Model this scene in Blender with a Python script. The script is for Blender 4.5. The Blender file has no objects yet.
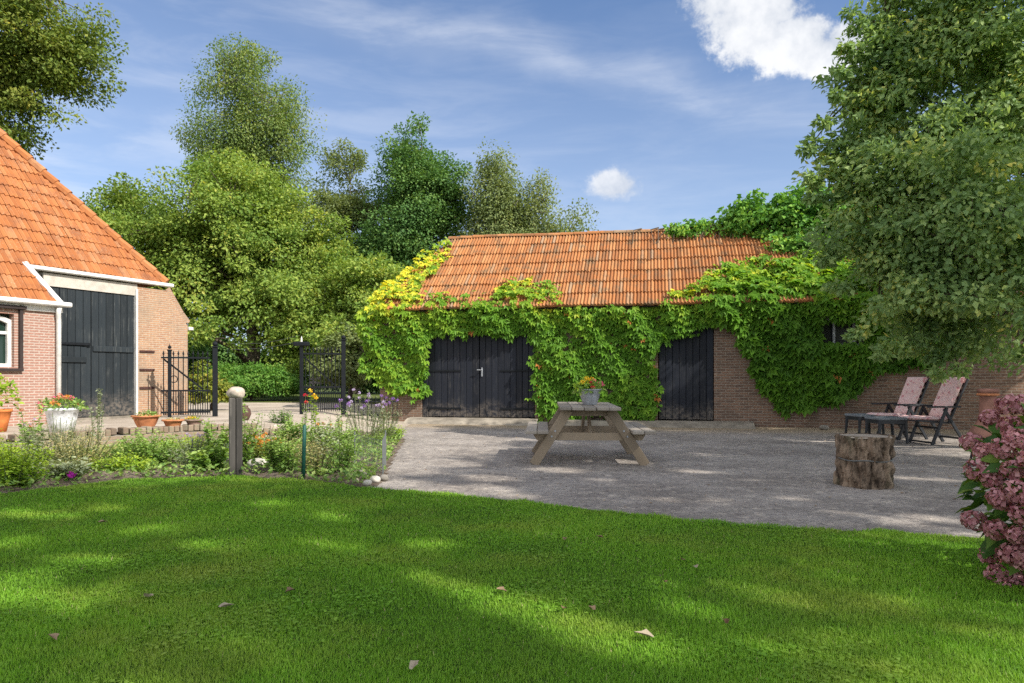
import bpy, math, random
import numpy as np
from mathutils import Vector, Matrix

R = math.radians
random.seed(7)
rng = np.random.default_rng(11)
sc = bpy.context.scene
COL = sc.collection

# ------------------------------------------------------------------ camera
F = 700.0; CH = 1.15; HY = 376.0
cam = bpy.data.cameras.new('camera'); co = bpy.data.objects.new('camera', cam); COL.objects.link(co)
co.location = (0, 0, CH); co.rotation_euler = (R(90), 0, 0)
cam.sensor_width = 36; cam.lens = F / 1024 * 36
cam.shift_y = (HY - 341.5) / 1024
cam.clip_start = 0.05; cam.clip_end = 3000
sc.camera = co

# ------------------------------------------------------------------ sky, sun, exposure
SUN_EL, SUN_PHI = 40.0, 124.0          # phi: clockwise from +Y
sd = Vector((math.sin(R(SUN_PHI)) * math.cos(R(SUN_EL)), math.cos(R(SUN_PHI)) * math.cos(R(SUN_EL)), math.sin(R(SUN_EL))))
W = bpy.data.worlds.new('World'); sc.world = W; W.use_nodes = True
NT = W.node_tree; NT.nodes.clear()

def nd(nt, t, **kw):
    n = nt.nodes.new(t)
    for k, v in kw.items():
        if hasattr(n, k): setattr(n, k, v)
        else: n.inputs[k].default_value = v
    return n

def mth(nt, op, a, b=None, c=None, clamp=False):
    n = nt.nodes.new('ShaderNodeMath'); n.operation = op; n.use_clamp = clamp
    for i, v in enumerate((a, b, c)):
        if v is None: continue
        if isinstance(v, (int, float)): n.inputs[i].default_value = v
        else: nt.links.new(v, n.inputs[i])
    return n.outputs[0]

def vmth(nt, op, a, b=None, out=0):
    n = nt.nodes.new('ShaderNodeVectorMath'); n.operation = op
    for i, v in enumerate((a, b)):
        if v is None: continue
        if isinstance(v, (tuple, list, Vector)): n.inputs[i].default_value = tuple(v)
        else: nt.links.new(v, n.inputs[i])
    return n.outputs[out]

def mrange(nt, v, a, b, c=0.0, d=1.0, mode='SMOOTHSTEP'):
    n = nt.nodes.new('ShaderNodeMapRange'); n.interpolation_type = mode
    nt.links.new(v, n.inputs[0])
    for i, x in zip((1, 2, 3, 4), (a, b, c, d)): n.inputs[i].default_value = x
    return n.outputs[0]

def mixc(nt, fac, a, b, mode='MIX'):
    n = nt.nodes.new('ShaderNodeMix'); n.data_type = 'RGBA'; n.blend_type = mode
    for i, v in ((0, fac), (6, a), (7, b)):
        if isinstance(v, (int, float)): n.inputs[i].default_value = v
        elif isinstance(v, (tuple, list)): n.inputs[i].default_value = (*v, 1) if len(v) == 3 else v
        else: nt.links.new(v, n.inputs[i])
    return n.outputs[2]

def noise(nt, vec, scale, detail=3, rough=.55, dist=0.0, out=0):
    n = nt.nodes.new('ShaderNodeTexNoise')
    n.inputs['Scale'].default_value = scale; n.inputs['Detail'].default_value = detail
    n.inputs['Roughness'].default_value = rough; n.inputs['Distortion'].default_value = dist
    if vec is not None: nt.links.new(vec, n.inputs['Vector'])
    return n.outputs[out]

def skydir(px, py):
    return Vector(((px - 512) / F, 1.0, (HY - py) / F)).normalized()

sky = nd(NT, 'ShaderNodeTexSky'); sky.sky_type = 'NISHITA'; sky.sun_disc = False
sky.sun_elevation = R(SUN_EL); sky.sun_rotation = R(SUN_PHI)
sky.air_density = 1.0; sky.dust_density = 0.6; sky.ozone_density = 4.5; sky.altitude = 0
tc = nd(NT, 'ShaderNodeTexCoord'); D = tc.outputs['Generated']
n1 = noise(NT, D, 26, 10, .66); n2 = noise(NT, D, 7, 4, .5)
wob = mth(NT, 'ADD', mth(NT, 'MULTIPLY', mth(NT, 'SUBTRACT', n1, .5), 1.8), mth(NT, 'MULTIPLY', mth(NT, 'SUBTRACT', n2, .5), 0.8))
def blob(px, py, rx, ry):
    v = vmth(NT, 'SUBTRACT', D, skydir(px, py))
    v = vmth(NT, 'MULTIPLY', v, (F / rx, F / ry, F / ry))
    return vmth(NT, 'LENGTH', v, out=1)
big = None
for b in ((728, -18, 38, 40), (752, 18, 44, 36), (788, 42, 40, 24), (816, 56, 30, 18), (842, 52, 24, 20)):
    x = blob(*b); big = x if big is None else mth(NT, 'MINIMUM', big, x)
bigm = mrange(NT, mth(NT, 'ADD', big, wob), 1.16, .66)
small = mth(NT, 'MINIMUM', blob(616, 186, 27, 15), blob(606, 182, 15, 11))
smallm = mrange(NT, mth(NT, 'ADD', small, wob), 1.2, .55, 0, .85)
# thin high cloud: a long band and faint veils
d1, d2 = skydir(400, 28), skydir(720, 92); nrm = d1.cross(d2).normalized(); mid = ((d1 + d2) / 2).normalized(); along = (d2 - d1).normalized()
off = mth(NT, 'ABSOLUTE', mth(NT, 'ADD', vmth(NT, 'DOT_PRODUCT', D, nrm, 1), mth(NT, 'MULTIPLY', mth(NT, 'SUBTRACT', n2, .5), .10)))
band = mrange(NT, off, .045, .0)
lenb = mrange(NT, mth(NT, 'ABSOLUTE', vmth(NT, 'DOT_PRODUCT', vmth(NT, 'SUBTRACT', D, mid), along, 1)), .50, .12)
mp = nd(NT, 'ShaderNodeMapping'); mp.inputs['Rotation'].default_value = (0, R(-14), 0); mp.inputs['Scale'].default_value = (2.0, 3.0, 11.0)
NT.links.new(D, mp.inputs[0])
wisp = mrange(NT, noise(NT, mp.outputs[0], 2.2, 6, .62, .4), .36, .72)
sz = nd(NT, 'ShaderNodeSeparateXYZ'); NT.links.new(D, sz.inputs[0])
low = mrange(NT, sz.outputs[2], .62, .05)
leftw = mrange(NT, sz.outputs[0], .45, -.6)
veil = mth(NT, 'MULTIPLY', wisp, mth(NT, 'ADD', mth(NT, 'MULTIPLY', low, .12), mth(NT, 'MULTIPLY', leftw, .12)))
veil = mth(NT, 'ADD', veil, mth(NT, 'MULTIPLY', mth(NT, 'MULTIPLY', band, lenb), mth(NT, 'ADD', mth(NT, 'MULTIPLY', wisp, .16), .10)))
veil = mth(NT, 'ADD', veil, mth(NT, 'ADD', mth(NT, 'MULTIPLY', low, .30), mth(NT, 'MULTIPLY', leftw, .06)), clamp=True)
CLOUD = (3.6, 3.7, 3.9)
shade = mrange(NT, noise(NT, D, 13, 5, .6), .35, .7)
cumc = mixc(NT, shade, (3.5, 3.55, 3.65), (2.2, 2.4, 2.75))
skyc = mixc(NT, 1.0, sky.outputs[0], (.36, .47, .555), 'MULTIPLY')
c = mixc(NT, veil, skyc, CLOUD)
c = mixc(NT, bigm, c, cumc)
c = mixc(NT, smallm, c, cumc)
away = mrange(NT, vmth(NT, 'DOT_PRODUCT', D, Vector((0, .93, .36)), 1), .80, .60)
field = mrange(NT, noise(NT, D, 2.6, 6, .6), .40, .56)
c = mixc(NT, mth(NT, 'MULTIPLY', mth(NT, 'MULTIPLY', away, field), .9), c, (5.6, 5.6, 5.6))  # bright cloud cover added outside the view to lift fill light in shade
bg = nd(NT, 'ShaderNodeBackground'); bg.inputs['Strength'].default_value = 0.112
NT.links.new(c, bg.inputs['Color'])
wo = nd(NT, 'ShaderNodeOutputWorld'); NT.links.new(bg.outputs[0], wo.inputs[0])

sun = bpy.data.lights.new('sun', 'SUN'); so = bpy.data.objects.new('sun', sun); COL.objects.link(so)
sun.energy = 2.6; sun.angle = R(.53); sun.color = (1.0, .94, .84)
so.rotation_euler = (-sd).to_track_quat('-Z', 'Y').to_euler()
so.location = sd * 60

sc.view_settings.view_transform = 'Standard'; sc.view_settings.look = 'None'
sc.view_settings.exposure = 1.35; sc.view_settings.gamma = 1
sc.render.engine = 'CYCLES'
cy = sc.cycles
cy.max_bounces = 7; cy.diffuse_bounces = 4; cy.glossy_bounces = 2; cy.transmission_bounces = 4; cy.transparent_max_bounces = 4
cy.use_denoising = False; cy.use_adaptive_sampling = False
cy.sample_clamp_indirect = 6

# ------------------------------------------------------------------ helpers
def at(px, py, Y):
    """world point seen at pixel (px,py) at distance Y"""
    return Vector(((px - 512) / F * Y, Y, CH + (HY - py) / F * Y))

def setp(o, label=None, cat=None, group=None, kind=None):
    if label: o['label'] = label
    if cat: o['category'] = cat
    if group: o['group'] = group
    if kind: o['kind'] = kind
    return o

def empty(name, loc, rz, label, cat, group=None):
    o = bpy.data.objects.new(name, None); COL.objects.link(o)
    o.location = loc; o.rotation_euler = (0, 0, rz); o.empty_display_size = .2
    return setp(o, label, cat, group)

def raw_mesh(name, verts, faces, mats, parent=None, attr=None, smooth=False, midx=None):
    """verts (N,3) array, faces (M,k) array (k constant) or list"""
    me = bpy.data.meshes.new(name)
    verts = np.asarray(verts, dtype=np.float32)
    if isinstance(faces, np.ndarray):
        k = faces.shape[1]; nf = faces.shape[0]
        me.vertices.add(len(verts)); me.vertices.foreach_set('co', verts.ravel())
        me.loops.add(nf * k); me.loops.foreach_set('vertex_index', faces.astype(np.int32).ravel())
        me.polygons.add(nf)
        me.polygons.foreach_set('loop_start', np.arange(0, nf * k, k, dtype=np.int32))
        me.polygons.foreach_set('loop_total', np.full(nf, k, dtype=np.int32))
        me.update(calc_edges=True)
    else:
        me.from_pydata([tuple(v) for v in verts], [], faces); me.update()
        nf = len(faces)
    if not isinstance(mats, (list, tuple)): mats = [mats]
    for m in mats: me.materials.append(m)
    if midx is not None: me.polygons.foreach_set('material_index', np.asarray(midx, dtype=np.int32))
    me.polygons.foreach_set('use_smooth', np.full(nf, smooth))
    if attr is not None:
        a = me.attributes.new('rnd', 'FLOAT', 'FACE'); a.data.foreach_set('value', np.asarray(attr, dtype=np.float32))
    o = bpy.data.objects.new(name, me); COL.objects.link(o)
    if parent: o.parent = parent
    return o

class MB:
    def __init__(s): s.v = []; s.f = []; s.a = []; s.cur = None; s.m = []; s.mi = 0
    def add(s, vs, fs):
        b = len(s.v); s.v += [tuple(v) for v in vs]
        r = random.random() if s.cur is None else s.cur
        for f in fs: s.f.append([b + i for i in f]); s.a.append(r); s.m.append(s.mi)
    def box(s, c, d, rot=None, ch=0.0):
        """centre, full dims, optional Matrix/rz, chamfer"""
        h = [x / 2 for x in d]
        if ch > 0:
            k = min(ch, *(x * .45 for x in h))
            vs = []
            idx = {}
            for sx in (-1, 1):
                for sy in (-1, 1):
                    for sz_ in (-1, 1):
                        for ax in range(3):
                            p = [sx * h[0], sy * h[1], sz_ * h[2]]
                            for q in range(3):
                                if q != ax: p[q] -= (sx, sy, sz_)[q] * k
                            idx[(sx, sy, sz_, ax)] = len(vs); vs.append(p)
            fs = []
            for ax in range(3):
                a, b = [q for q in range(3) if q != ax]
                for sg in (-1, 1):
                    ring = []
                    for sa, sb in ((-1, -1), (1, -1), (1, 1), (-1, 1)):
                        t = [0, 0, 0]; t[ax] = sg; t[a] = sa; t[b] = sb
                        ring.append(idx[(*t, ax)])
                    fs.append(ring if (sg > 0) == (ax != 1) else ring[::-1])
            for ax in range(3):
                a, b = [q for q in range(3) if q != ax]
                for sa in (-1, 1):
                    for sb in (-1, 1):
                        t0 = [0, 0, 0]; t0[ax] = -1; t0[a] = sa; t0[b] = sb
                        t1 = list(t0); t1[ax] = 1
                        fs.append([idx[(*t0, a)], idx[(*t1, a)], idx[(*t1, b)], idx[(*t0, b)]])
            for sx in (-1, 1):
                for sy in (-1, 1):
                    for sz_ in (-1, 1): fs.append([idx[(sx, sy, sz_, q)] for q in range(3)])
        else:
            vs = [(sx * h[0], sy * h[1], sz_ * h[2]) for sz_ in (-1, 1) for sx, sy in ((-1, -1), (1, -1), (1, 1), (-1, 1))]
            fs = [(3, 2, 1, 0), (4, 5, 6, 7), (0, 1, 5, 4), (1, 2, 6, 5), (2, 3, 7, 6), (3, 0, 4, 7)]
        M = Matrix.Identity(3) if rot is None else (Matrix.Rotation(rot, 3, 'Z') if isinstance(rot, (int, float)) else rot)
        cc = Vector(c)
        s.add([M @ Vector(v) + cc for v in vs], fs)
    def beam(s, p, q, w, t, up=(0, 0, 1), ch=.004):
        """box from p to q, width w (along side) and thickness t"""
        p, q = Vector(p), Vector(q); z = (q - p); L = z.length; z.normalize()
        x = Vector(up).cross(z)
        if x.length < 1e-4: x = Vector((1, 0, 0))
        x.normalize(); y = z.cross(x)
        M = Matrix((x, y, z)).transposed()
        s.box((p + q) / 2, (w, t, L), M, ch)
    def tube(s, pts, rads, n=8, cap=True):
        pts = [Vector(p) for p in pts]; k = len(pts)
        if isinstance(rads, (int, float)): rads = [rads] * k
        vs = []; fs = []; ref = Vector((.13, .27, .95))
        for i, p in enumerate(pts):
            t = (pts[min(i + 1, k - 1)] - pts[max(i - 1, 0)]).normalized()
            x = ref.cross(t)
            if x.length < .05: x = Vector((1, 0, 0)).cross(t)
            x.normalize(); y = t.cross(x)
            for j in range(n):
                a = 2 * math.pi * j / n
                vs.append(p + (x * math.cos(a) + y * math.sin(a)) * rads[i])
        for i in range(k - 1):
            for j in range(n):
                fs.append((i * n + j, i * n + (j + 1) % n, (i + 1) * n + (j + 1) % n, (i + 1) * n + j))
        if cap: fs += [tuple(range(n))[::-1], tuple(range((k - 1) * n, k * n))]
        s.add(vs, fs)
    def lathe(s, prof, n=24, c=(0, 0, 0), wob=0.0):
        vs = []; fs = []; k = len(prof)
        for r, z in prof:
            for j in range(n):
                a = 2 * math.pi * j / n
                rr = r * (1 + wob * math.sin(3 * a + 9 * z) + wob * .6 * math.sin(7 * a + 4))
                vs.append((c[0] + rr * math.cos(a), c[1] + rr * math.sin(a), c[2] + z))
        for i in range(k - 1):
            for j in range(n): fs.append((i * n + j, i * n + (j + 1) % n, (i + 1) * n + (j + 1) % n, (i + 1) * n + j))
        s.add(vs, fs)
    def prism(s, poly, y0, y1):
        """poly in xz, extruded y0..y1"""
        n = len(poly)
        vs = [(x, y0, z) for x, z in poly] + [(x, y1, z) for x, z in poly]
        fs = [tuple(range(n)), tuple(range(n, 2 * n))[::-1]] + [((i + 1) % n, i, n + i, n + (i + 1) % n) for i in range(n)]
        s.add(vs, fs)
    def ball(s, c, r, n=10, sq=(1, 1, 1), lump=0.0):
        prof = []
        vs = []; fs = []; m = max(5, n // 2 + 1)
        ph = random.random() * 9
        for i in range(m + 1):
            th = math.pi * i / m
            for j in range(n):
                a = 2 * math.pi * j / n
                d = Vector((math.sin(th) * math.cos(a), math.sin(th) * math.sin(a), math.cos(th)))
                k = 1 + lump * (math.sin(3.1 * d.x + ph) + math.sin(4.3 * d.y + 2 * ph) + math.sin(3.7 * d.z + 5 * d.x + ph)) / 2
                vs.append((c[0] + r * sq[0] * d.x * k, c[1] + r * sq[1] * d.y * k, c[2] + r * sq[2] * d.z * k))
        for i in range(m):
            for j in range(n): fs.append((i * n + j, (i + 1) * n + j, (i + 1) * n + (j + 1) % n, i * n + (j + 1) % n))
        s.add(vs, fs)
    def build(s, name, mats, parent=None, smooth=False):
        return raw_mesh(name, np.array(s.v), s.f, mats, parent, s.a, smooth, s.m)

def copy_tree(o, parent=None):
    c = o.copy(); COL.objects.link(c)
    if parent: c.parent = parent
    for ch in [x for x in bpy.data.objects if x.parent == o]: copy_tree(ch, c)
    return c

def inpoly(P, poly):
    x, y = P[:, 0], P[:, 1]; r = np.zeros(len(P), bool); n = len(poly); j = n - 1
    for i in range(n):
        xi, yi = poly[i]; xj, yj = poly[j]
        if yi != yj:
            r ^= ((yi > y) != (yj > y)) & (x < (xj - xi) * (y - yi) / (yj - yi) + xi)
        j = i
    return r

# ------------------------------------------------------------------ materials
def mat(name, rough=.8, spec=.3):
    m = bpy.data.materials.new(name); m.use_nodes = True
    nt = m.node_tree; p = nt.nodes['Principled BSDF']
    p.inputs['Roughness'].default_value = rough
    p.inputs['Specular IOR Level'].default_value = spec
    return m, nt, p

def ramp(nt, fac, stops):
    n = nt.nodes.new('ShaderNodeValToRGB'); e = n.color_ramp.elements
    while len(e) < len(stops): e.new(.5)
    for el, (pos, col) in zip(e, stops): el.position = pos; el.color = (*col, 1)
    nt.links.new(fac, n.inputs[0]); return n.outputs[0]

def attr(nt, name='rnd'):
    n = nt.nodes.new('ShaderNodeAttribute'); n.attribute_name = name; return n.outputs['Fac']

def bump(nt, p, h, strength=.4, dist=.01):
    b = nt.nodes.new('ShaderNodeBump'); b.inputs['Strength'].default_value = strength; b.inputs['Distance'].default_value = dist
    nt.links.new(h, b.inputs['Height']); nt.links.new(b.outputs[0], p.inputs['Normal'])

def ocoord(nt): return nt.nodes.new('ShaderNodeTexCoord').outputs['Object']

def leaf_mat(name, stops, trans=.35, rough=.5, spec=.35, gain=1.5):
    m, nt, p = mat(name, rough, spec)
    k = gain; stops = [(q, tuple(min(.9, x * k) for x in c_)) for q, c_ in stops]
    col = ramp(nt, attr(nt), stops)
    nt.links.new(col, p.inputs['Base Color'])
    tr = nt.nodes.new('ShaderNodeBsdfTranslucent')
    tcol = mixc(nt, 1.0, col, (1.35, 1.30, .6), 'MULTIPLY'); nt.links.new(tcol, tr.inputs['Color'])
    mx = nt.nodes.new('ShaderNodeMixShader'); mx.inputs[0].default_value = trans
    nt.links.new(p.outputs[0], mx.inputs[1]); nt.links.new(tr.outputs[0], mx.inputs[2])
    nt.links.new(mx.outputs[0], nt.nodes['Material Output'].inputs[0])
    return m

def simple_mat(name, col, rough=.7, spec=.3, var=.15, scale=9, metal=0, bmp=.15, bscale=60):
    m, nt, p = mat(name, rough, spec); oc = ocoord(nt)
    n = noise(nt, oc, scale, 5, .6)
    a = tuple(x * (1 - var) for x in col); b = tuple(min(1, x * (1 + var)) for x in col)
    nt.links.new(mixc(nt, mrange(nt, n, .3, .7), a, b), p.inputs['Base Color'])
    p.inputs['Metallic'].default_value = metal
    if bmp: bump(nt, p, noise(nt, oc, bscale, 3), bmp, .004)
    return m

def brick_mat(name, c1, c2, mortar, bw=.22, bh=.065, ms=.009, stain=(.2, .17, .14), stain_amt=.5, swap=False):
    m, nt, p = mat(name, .9, .15); oc = ocoord(nt)
    s = nt.nodes.new('ShaderNodeSeparateXYZ'); nt.links.new(oc, s.inputs[0])
    cx = nt.nodes.new('ShaderNodeCombineXYZ')
    nt.links.new(mth(nt, 'ADD', s.outputs[0], s.outputs[1]), cx.inputs[0]); nt.links.new(s.outputs[2], cx.inputs[1])
    # wobble so that courses are not ruler straight
    wv = noise(nt, oc, 1.3, 2, .5, 0, 1)
    v = vmth(nt, 'ADD', cx.outputs[0], vmth(nt, 'MULTIPLY', vmth(nt, 'SUBTRACT', wv, (.5, .5, .5)), (.02, .02, 0)))
    b = nt.nodes.new('ShaderNodeTexBrick'); nt.links.new(v, b.inputs['Vector'])
    b.inputs['Scale'].default_value = 1; b.inputs['Brick Width'].default_value = bw; b.inputs['Row Height'].default_value = bh
    b.inputs['Mortar Size'].default_value = ms; b.inputs['Mortar Smooth'].default_value = .3; b.inputs['Bias'].default_value = -.1
    b.inputs['Color1'].default_value = (*c1, 1); b.inputs['Color2'].default_value = (*c2, 1); b.inputs['Mortar'].default_value = (*mortar, 1)
    n1 = noise(nt, oc, 1.1, 6, .65); n2 = noise(nt, oc, 26, 4, .6)
    col = mixc(nt, mth(nt, 'MULTIPLY', mrange(nt, n1, .45, .75), stain_amt), b.outputs['Color'], stain)
    col = mixc(nt, mth(nt, 'MULTIPLY', mrange(nt, n2, .3, .75), .45), col, tuple(x * .55 for x in c1))
    nt.links.new(col, p.inputs['Base Color'])
    h = mth(nt, 'ADD', mth(nt, 'MULTIPLY', b.outputs['Fac'], -1.0), mth(nt, 'MULTIPLY', n2, .6))
    bump(nt, p, h, .7, .008)
    return m

def plank_mat(name, col, worn, axis=0, wear=.35, rough=.55, long_axis=2, mud=False):
    """painted or weathered boards, grain along long_axis; per-board tone from face attribute"""
    m, nt, p = mat(name, rough, .25); oc = ocoord(nt)
    mp = nt.nodes.new('ShaderNodeMapping'); sc_ = [26.0, 26.0, 26.0]; sc_[long_axis] = 1.6
    mp.inputs['Scale'].default_value = sc_; nt.links.new(oc, mp.inputs[0])
    g = noise(nt, mp.outputs[0], 1.0, 6, .7)
    n = noise(nt, oc, 2.3, 6, .65)
    base = mixc(nt, attr(nt), tuple(x * .72 for x in col), tuple(x * 1.25 for x in col))
    f = mth(nt, 'MULTIPLY', mrange(nt, g, .48, .78), mrange(nt, n, .38, .72))
    c_ = mixc(nt, mth(nt, 'MULTIPLY', f, wear), base, worn)
    c_ = mixc(nt, mth(nt, 'MULTIPLY', mrange(nt, g, .3, .7), .3), c_, tuple(x * .5 for x in col))
    if mud:
        sp = nt.nodes.new('ShaderNodeSeparateXYZ'); nt.links.new(oc, sp.inputs[0])
        lowz = mrange(nt, mth(nt, 'ADD', sp.outputs[2], mth(nt, 'MULTIPLY', n, -.9)), .12, -.28)
        c_ = mixc(nt, mth(nt, 'MULTIPLY', mth(nt, 'MULTIPLY', lowz, mrange(nt, noise(nt, oc, 18, 5, .7), .35, .65)), .8), c_, (.17, .145, .12))
    nt.links.new(c_, p.inputs['Base Color'])
    nt.links.new(mth(nt, 'ADD', mth(nt, 'MULTIPLY', n, .3), rough - .12), p.inputs['Roughness'])
    bump(nt, p, g, .35, .004)
    return m

def tile_mat(name, stops, dirt=(.115, .105, .07), dirt_amt=.5, streak=False):
    m, nt, p = mat(name, .85, .2); oc = ocoord(nt)
    col = ramp(nt, attr(nt), stops)
    n = noise(nt, oc, 3.0, 7, .7); n3 = noise(nt, oc, 45, 4, .65)
    col = mixc(nt, mth(nt, 'MULTIPLY', mrange(nt, n, .46, .74), dirt_amt), col, dirt)
    col = mixc(nt, mth(nt, 'MULTIPLY', mrange(nt, n3, .55, .72), mrange(nt, noise(nt, oc, 1.7, 4, .6), .42, .62)), col, (.40, .35, .24))
    if streak:
        mp = nt.nodes.new('ShaderNodeMapping'); mp.inputs['Scale'].default_value = (13, 1.6, 1.6); nt.links.new(oc, mp.inputs[0])
        g = noise(nt, mp.outputs[0], 1, 5, .7)
        col = mixc(nt, mth(nt, 'MULTIPLY', mrange(nt, g, .5, .74), .6), col, (.23, .10, .055))
    nt.links.new(col, p.inputs['Base Color'])
    bump(nt, p, n3, .3, .004)
    return m

M = {}
M['white'] = simple_mat('white paint', (.66, .65, .62), .5, .35, .16, 7)
M['cream'] = simple_mat('aged cream board', (.50, .46, .40), .6, .3, .15, 6)
M['dark_frame'] = simple_mat('dark brown paint', (.035, .024, .022), .5, .4, .2)
M['iron'] = simple_mat('black wrought iron', (.010, .012, .015), .55, .18, .25, 20)
M['rust'] = simple_mat('rusty iron', (.07, .035, .03), .85, .2, .4, 30)
M['grey_metal'] = simple_mat('grey painted metal', (.13, .14, .14), .6, .2, .15)
M['zinc'] = simple_mat('dull zinc', (.36, .38, .41), .5, .5, .22, 14, .35)
M['white_zinc'] = simple_mat('whitewashed zinc', (.62, .64, .66), .55, .4, .22, 12)
M['terracotta'] = simple_mat('terracotta', (.46, .185, .085), .85, .2, .22, 12)
M['terracotta_orange'] = simple_mat('orange terracotta', (.62, .20, .06), .8, .2, .15, 12)
M['clay_grey'] = simple_mat('grey brown clay', (.26, .18, .145), .85, .2, .2, 12)
M['clay_dark'] = simple_mat('weathered clay', (.24, .12, .09), .85, .2, .3, 8)
M['stone'] = simple_mat('pale boulder', (.46, .39, .32), .9, .2, .3, 14, 0, .5, 30)
M['stone_white'] = simple_mat('white stone', (.46, .43, .38), .9, .2, .2, 9, 0, .5, 30)
M['stone_grey'] = simple_mat('grey field stone', (.24, .22, .19), .9, .2, .35, 9, 0, .5, 30)
M['concrete'] = simple_mat('old concrete', (.25, .22, .18), .92, .15, .35, 3, 0, .5, 30)
M['plastic'] = simple_mat('dark plastic', (.022, .025, .03), .45, .4, .2)
M['stool_top'] = simple_mat('grey footstool top', (.16, .18, .20), .5, .4, .2)
M['green_paint'] = simple_mat('green metal stake', (.012, .075, .055), .45, .4, .2)
M['barn_brick'] = brick_mat('dark old brick', (.27, .165, .115), (.13, .088, .07), (.30, .255, .21), bw=.20, bh=.06, ms=.011, stain=(.12, .095, .075), stain_amt=.6)
M['house_brick'] = brick_mat('salmon brick', (.40, .205, .155), (.335, .19, .15), (.50, .42, .36), bw=.165, bh=.046, ms=.010, stain=(.45, .33, .27), stain_amt=.3)
M['pier_brick'] = brick_mat('yellow brown brick', (.46, .27, .16), (.36, .19, .12), (.48, .40, .31), bw=.16, bh=.044, ms=.008, stain=(.30, .25, .19), stain_amt=.75)
M['low_brick'] = brick_mat('mossy garden brick', (.34, .25, .18), (.25, .19, .14), (.30, .28, .23), stain=(.18, .17, .10), stain_amt=.5)
M['door_dark'] = plank_mat('black stained boards', (.014, .017, .026), (.13, .125, .12), wear=.9, mud=True)
M['door_grey'] = plank_mat('worn black green boards', (.020, .026, .031), (.20, .21, .20), wear=1.0, mud=True)
M['table_wood'] = plank_mat('weathered grey timber', (.29, .255, .215), (.50, .46, .41), wear=.9, rough=.8, long_axis=1)
M['leg_wood'] = plank_mat('weathered brown timber', (.285, .225, .16), (.44, .38, .30), wear=.8, rough=.8)
M['post_wood'] = plank_mat('grey black post', (.07, .064, .058), (.42, .38, .33), wear=1.0, rough=.8)
M['bench_wood'] = plank_mat('pale bench wood', (.42, .38, .36), (.5, .46, .43), wear=.5, rough=.8, long_axis=0)
M['barn_tile'] = tile_mat('barn pantile', [(0, (.24, .105, .045)), (.2, (.34, .135, .05)), (.6, (.39, .16, .058)), (.93, (.45, .21, .085)), (1, (.33, .22, .14))], dirt_amt=.8)
M['house_tile'] = tile_mat('house pantile', [(0, (.34, .125, .046)), (.4, (.41, .155, .054)), (.8, (.46, .185, .07)), (1, (.43, .21, .10))], dirt=(.20, .085, .05), dirt_amt=.75, streak=True)
def bark_mat(name, a, b, sc_=14):
    m, nt, p = mat(name, .95, .1); oc = ocoord(nt)
    mp = nt.nodes.new('ShaderNodeMapping'); mp.inputs['Scale'].default_value = (1, 1, .3); nt.links.new(oc, mp.inputs[0])
    n = noise(nt, mp.outputs[0], sc_, 6, .7); n2 = noise(nt, oc, 3, 4)
    col = mixc(nt, mrange(nt, n, .35, .65), a, b)
    col = mixc(nt, mth(nt, 'MULTIPLY', mrange(nt, n2, .5, .7), .4), col, (.16, .16, .10))
    nt.links.new(col, p.inputs['Base Color']); bump(nt, p, n, .9, .03); return m
M['bark'] = bark_mat('grey brown bark', (.05, .038, .03), (.16, .13, .10))
M['birch_bark'] = bark_mat('pale birch bark', (.10, .09, .08), (.40, .37, .33), 8)
M['stump_bark'] = bark_mat('flaking stump bark', (.035, .026, .020), (.29, .215, .155), 10)
m, nt, p = mat('cut end grain', .9, .15); oc = ocoord(nt)
wv = nt.nodes.new('ShaderNodeTexWave'); wv.wave_type = 'RINGS'; wv.rings_direction = 'Z'; wv.inputs['Scale'].default_value = 22; wv.inputs['Distortion'].default_value = 3
nt.links.new(oc, wv.inputs[0])
nt.links.new(mixc(nt, mth(nt, 'MULTIPLY', wv.outputs[1], mrange(nt, noise(nt, oc, 7, 5), .3, .7)), (.24, .20, .165), (.42, .37, .31)), p.inputs['Base Color'])
M['endgrain'] = m
m, nt, p = mat('window glass', .08, .6); p.inputs['Base Color'].default_value = (.012, .03, .022, 1); M['glass'] = m
m, nt, p = mat('dusty window glass', .25, .5); p.inputs['Base Color'].default_value = (.018, .02, .022, 1); M['barn_glass'] = m
# cushion: pale pink with a broken flower print
m, nt, p = mat('faded floral fabric', .95, .1); oc = ocoord(nt)
vo = nt.nodes.new('ShaderNodeTexVoronoi'); vo.inputs['Scale'].default_value = 13; nt.links.new(oc, vo.inputs[0])
f = mrange(nt, vo.outputs['Distance'], .42, .22)
c_ = mixc(nt, mth(nt, 'MULTIPLY', f, .8), (.72, .50, .48), (.50, .17, .20))
c_ = mixc(nt, mth(nt, 'MULTIPLY', mrange(nt, noise(nt, oc, 21, 4), .5, .65), .6), c_, (.78, .66, .62))
nt.links.new(c_, p.inputs['Base Color']); bump(nt, p, noise(nt, oc, 9, 3), .4, .02); M['cushion'] = m

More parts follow.
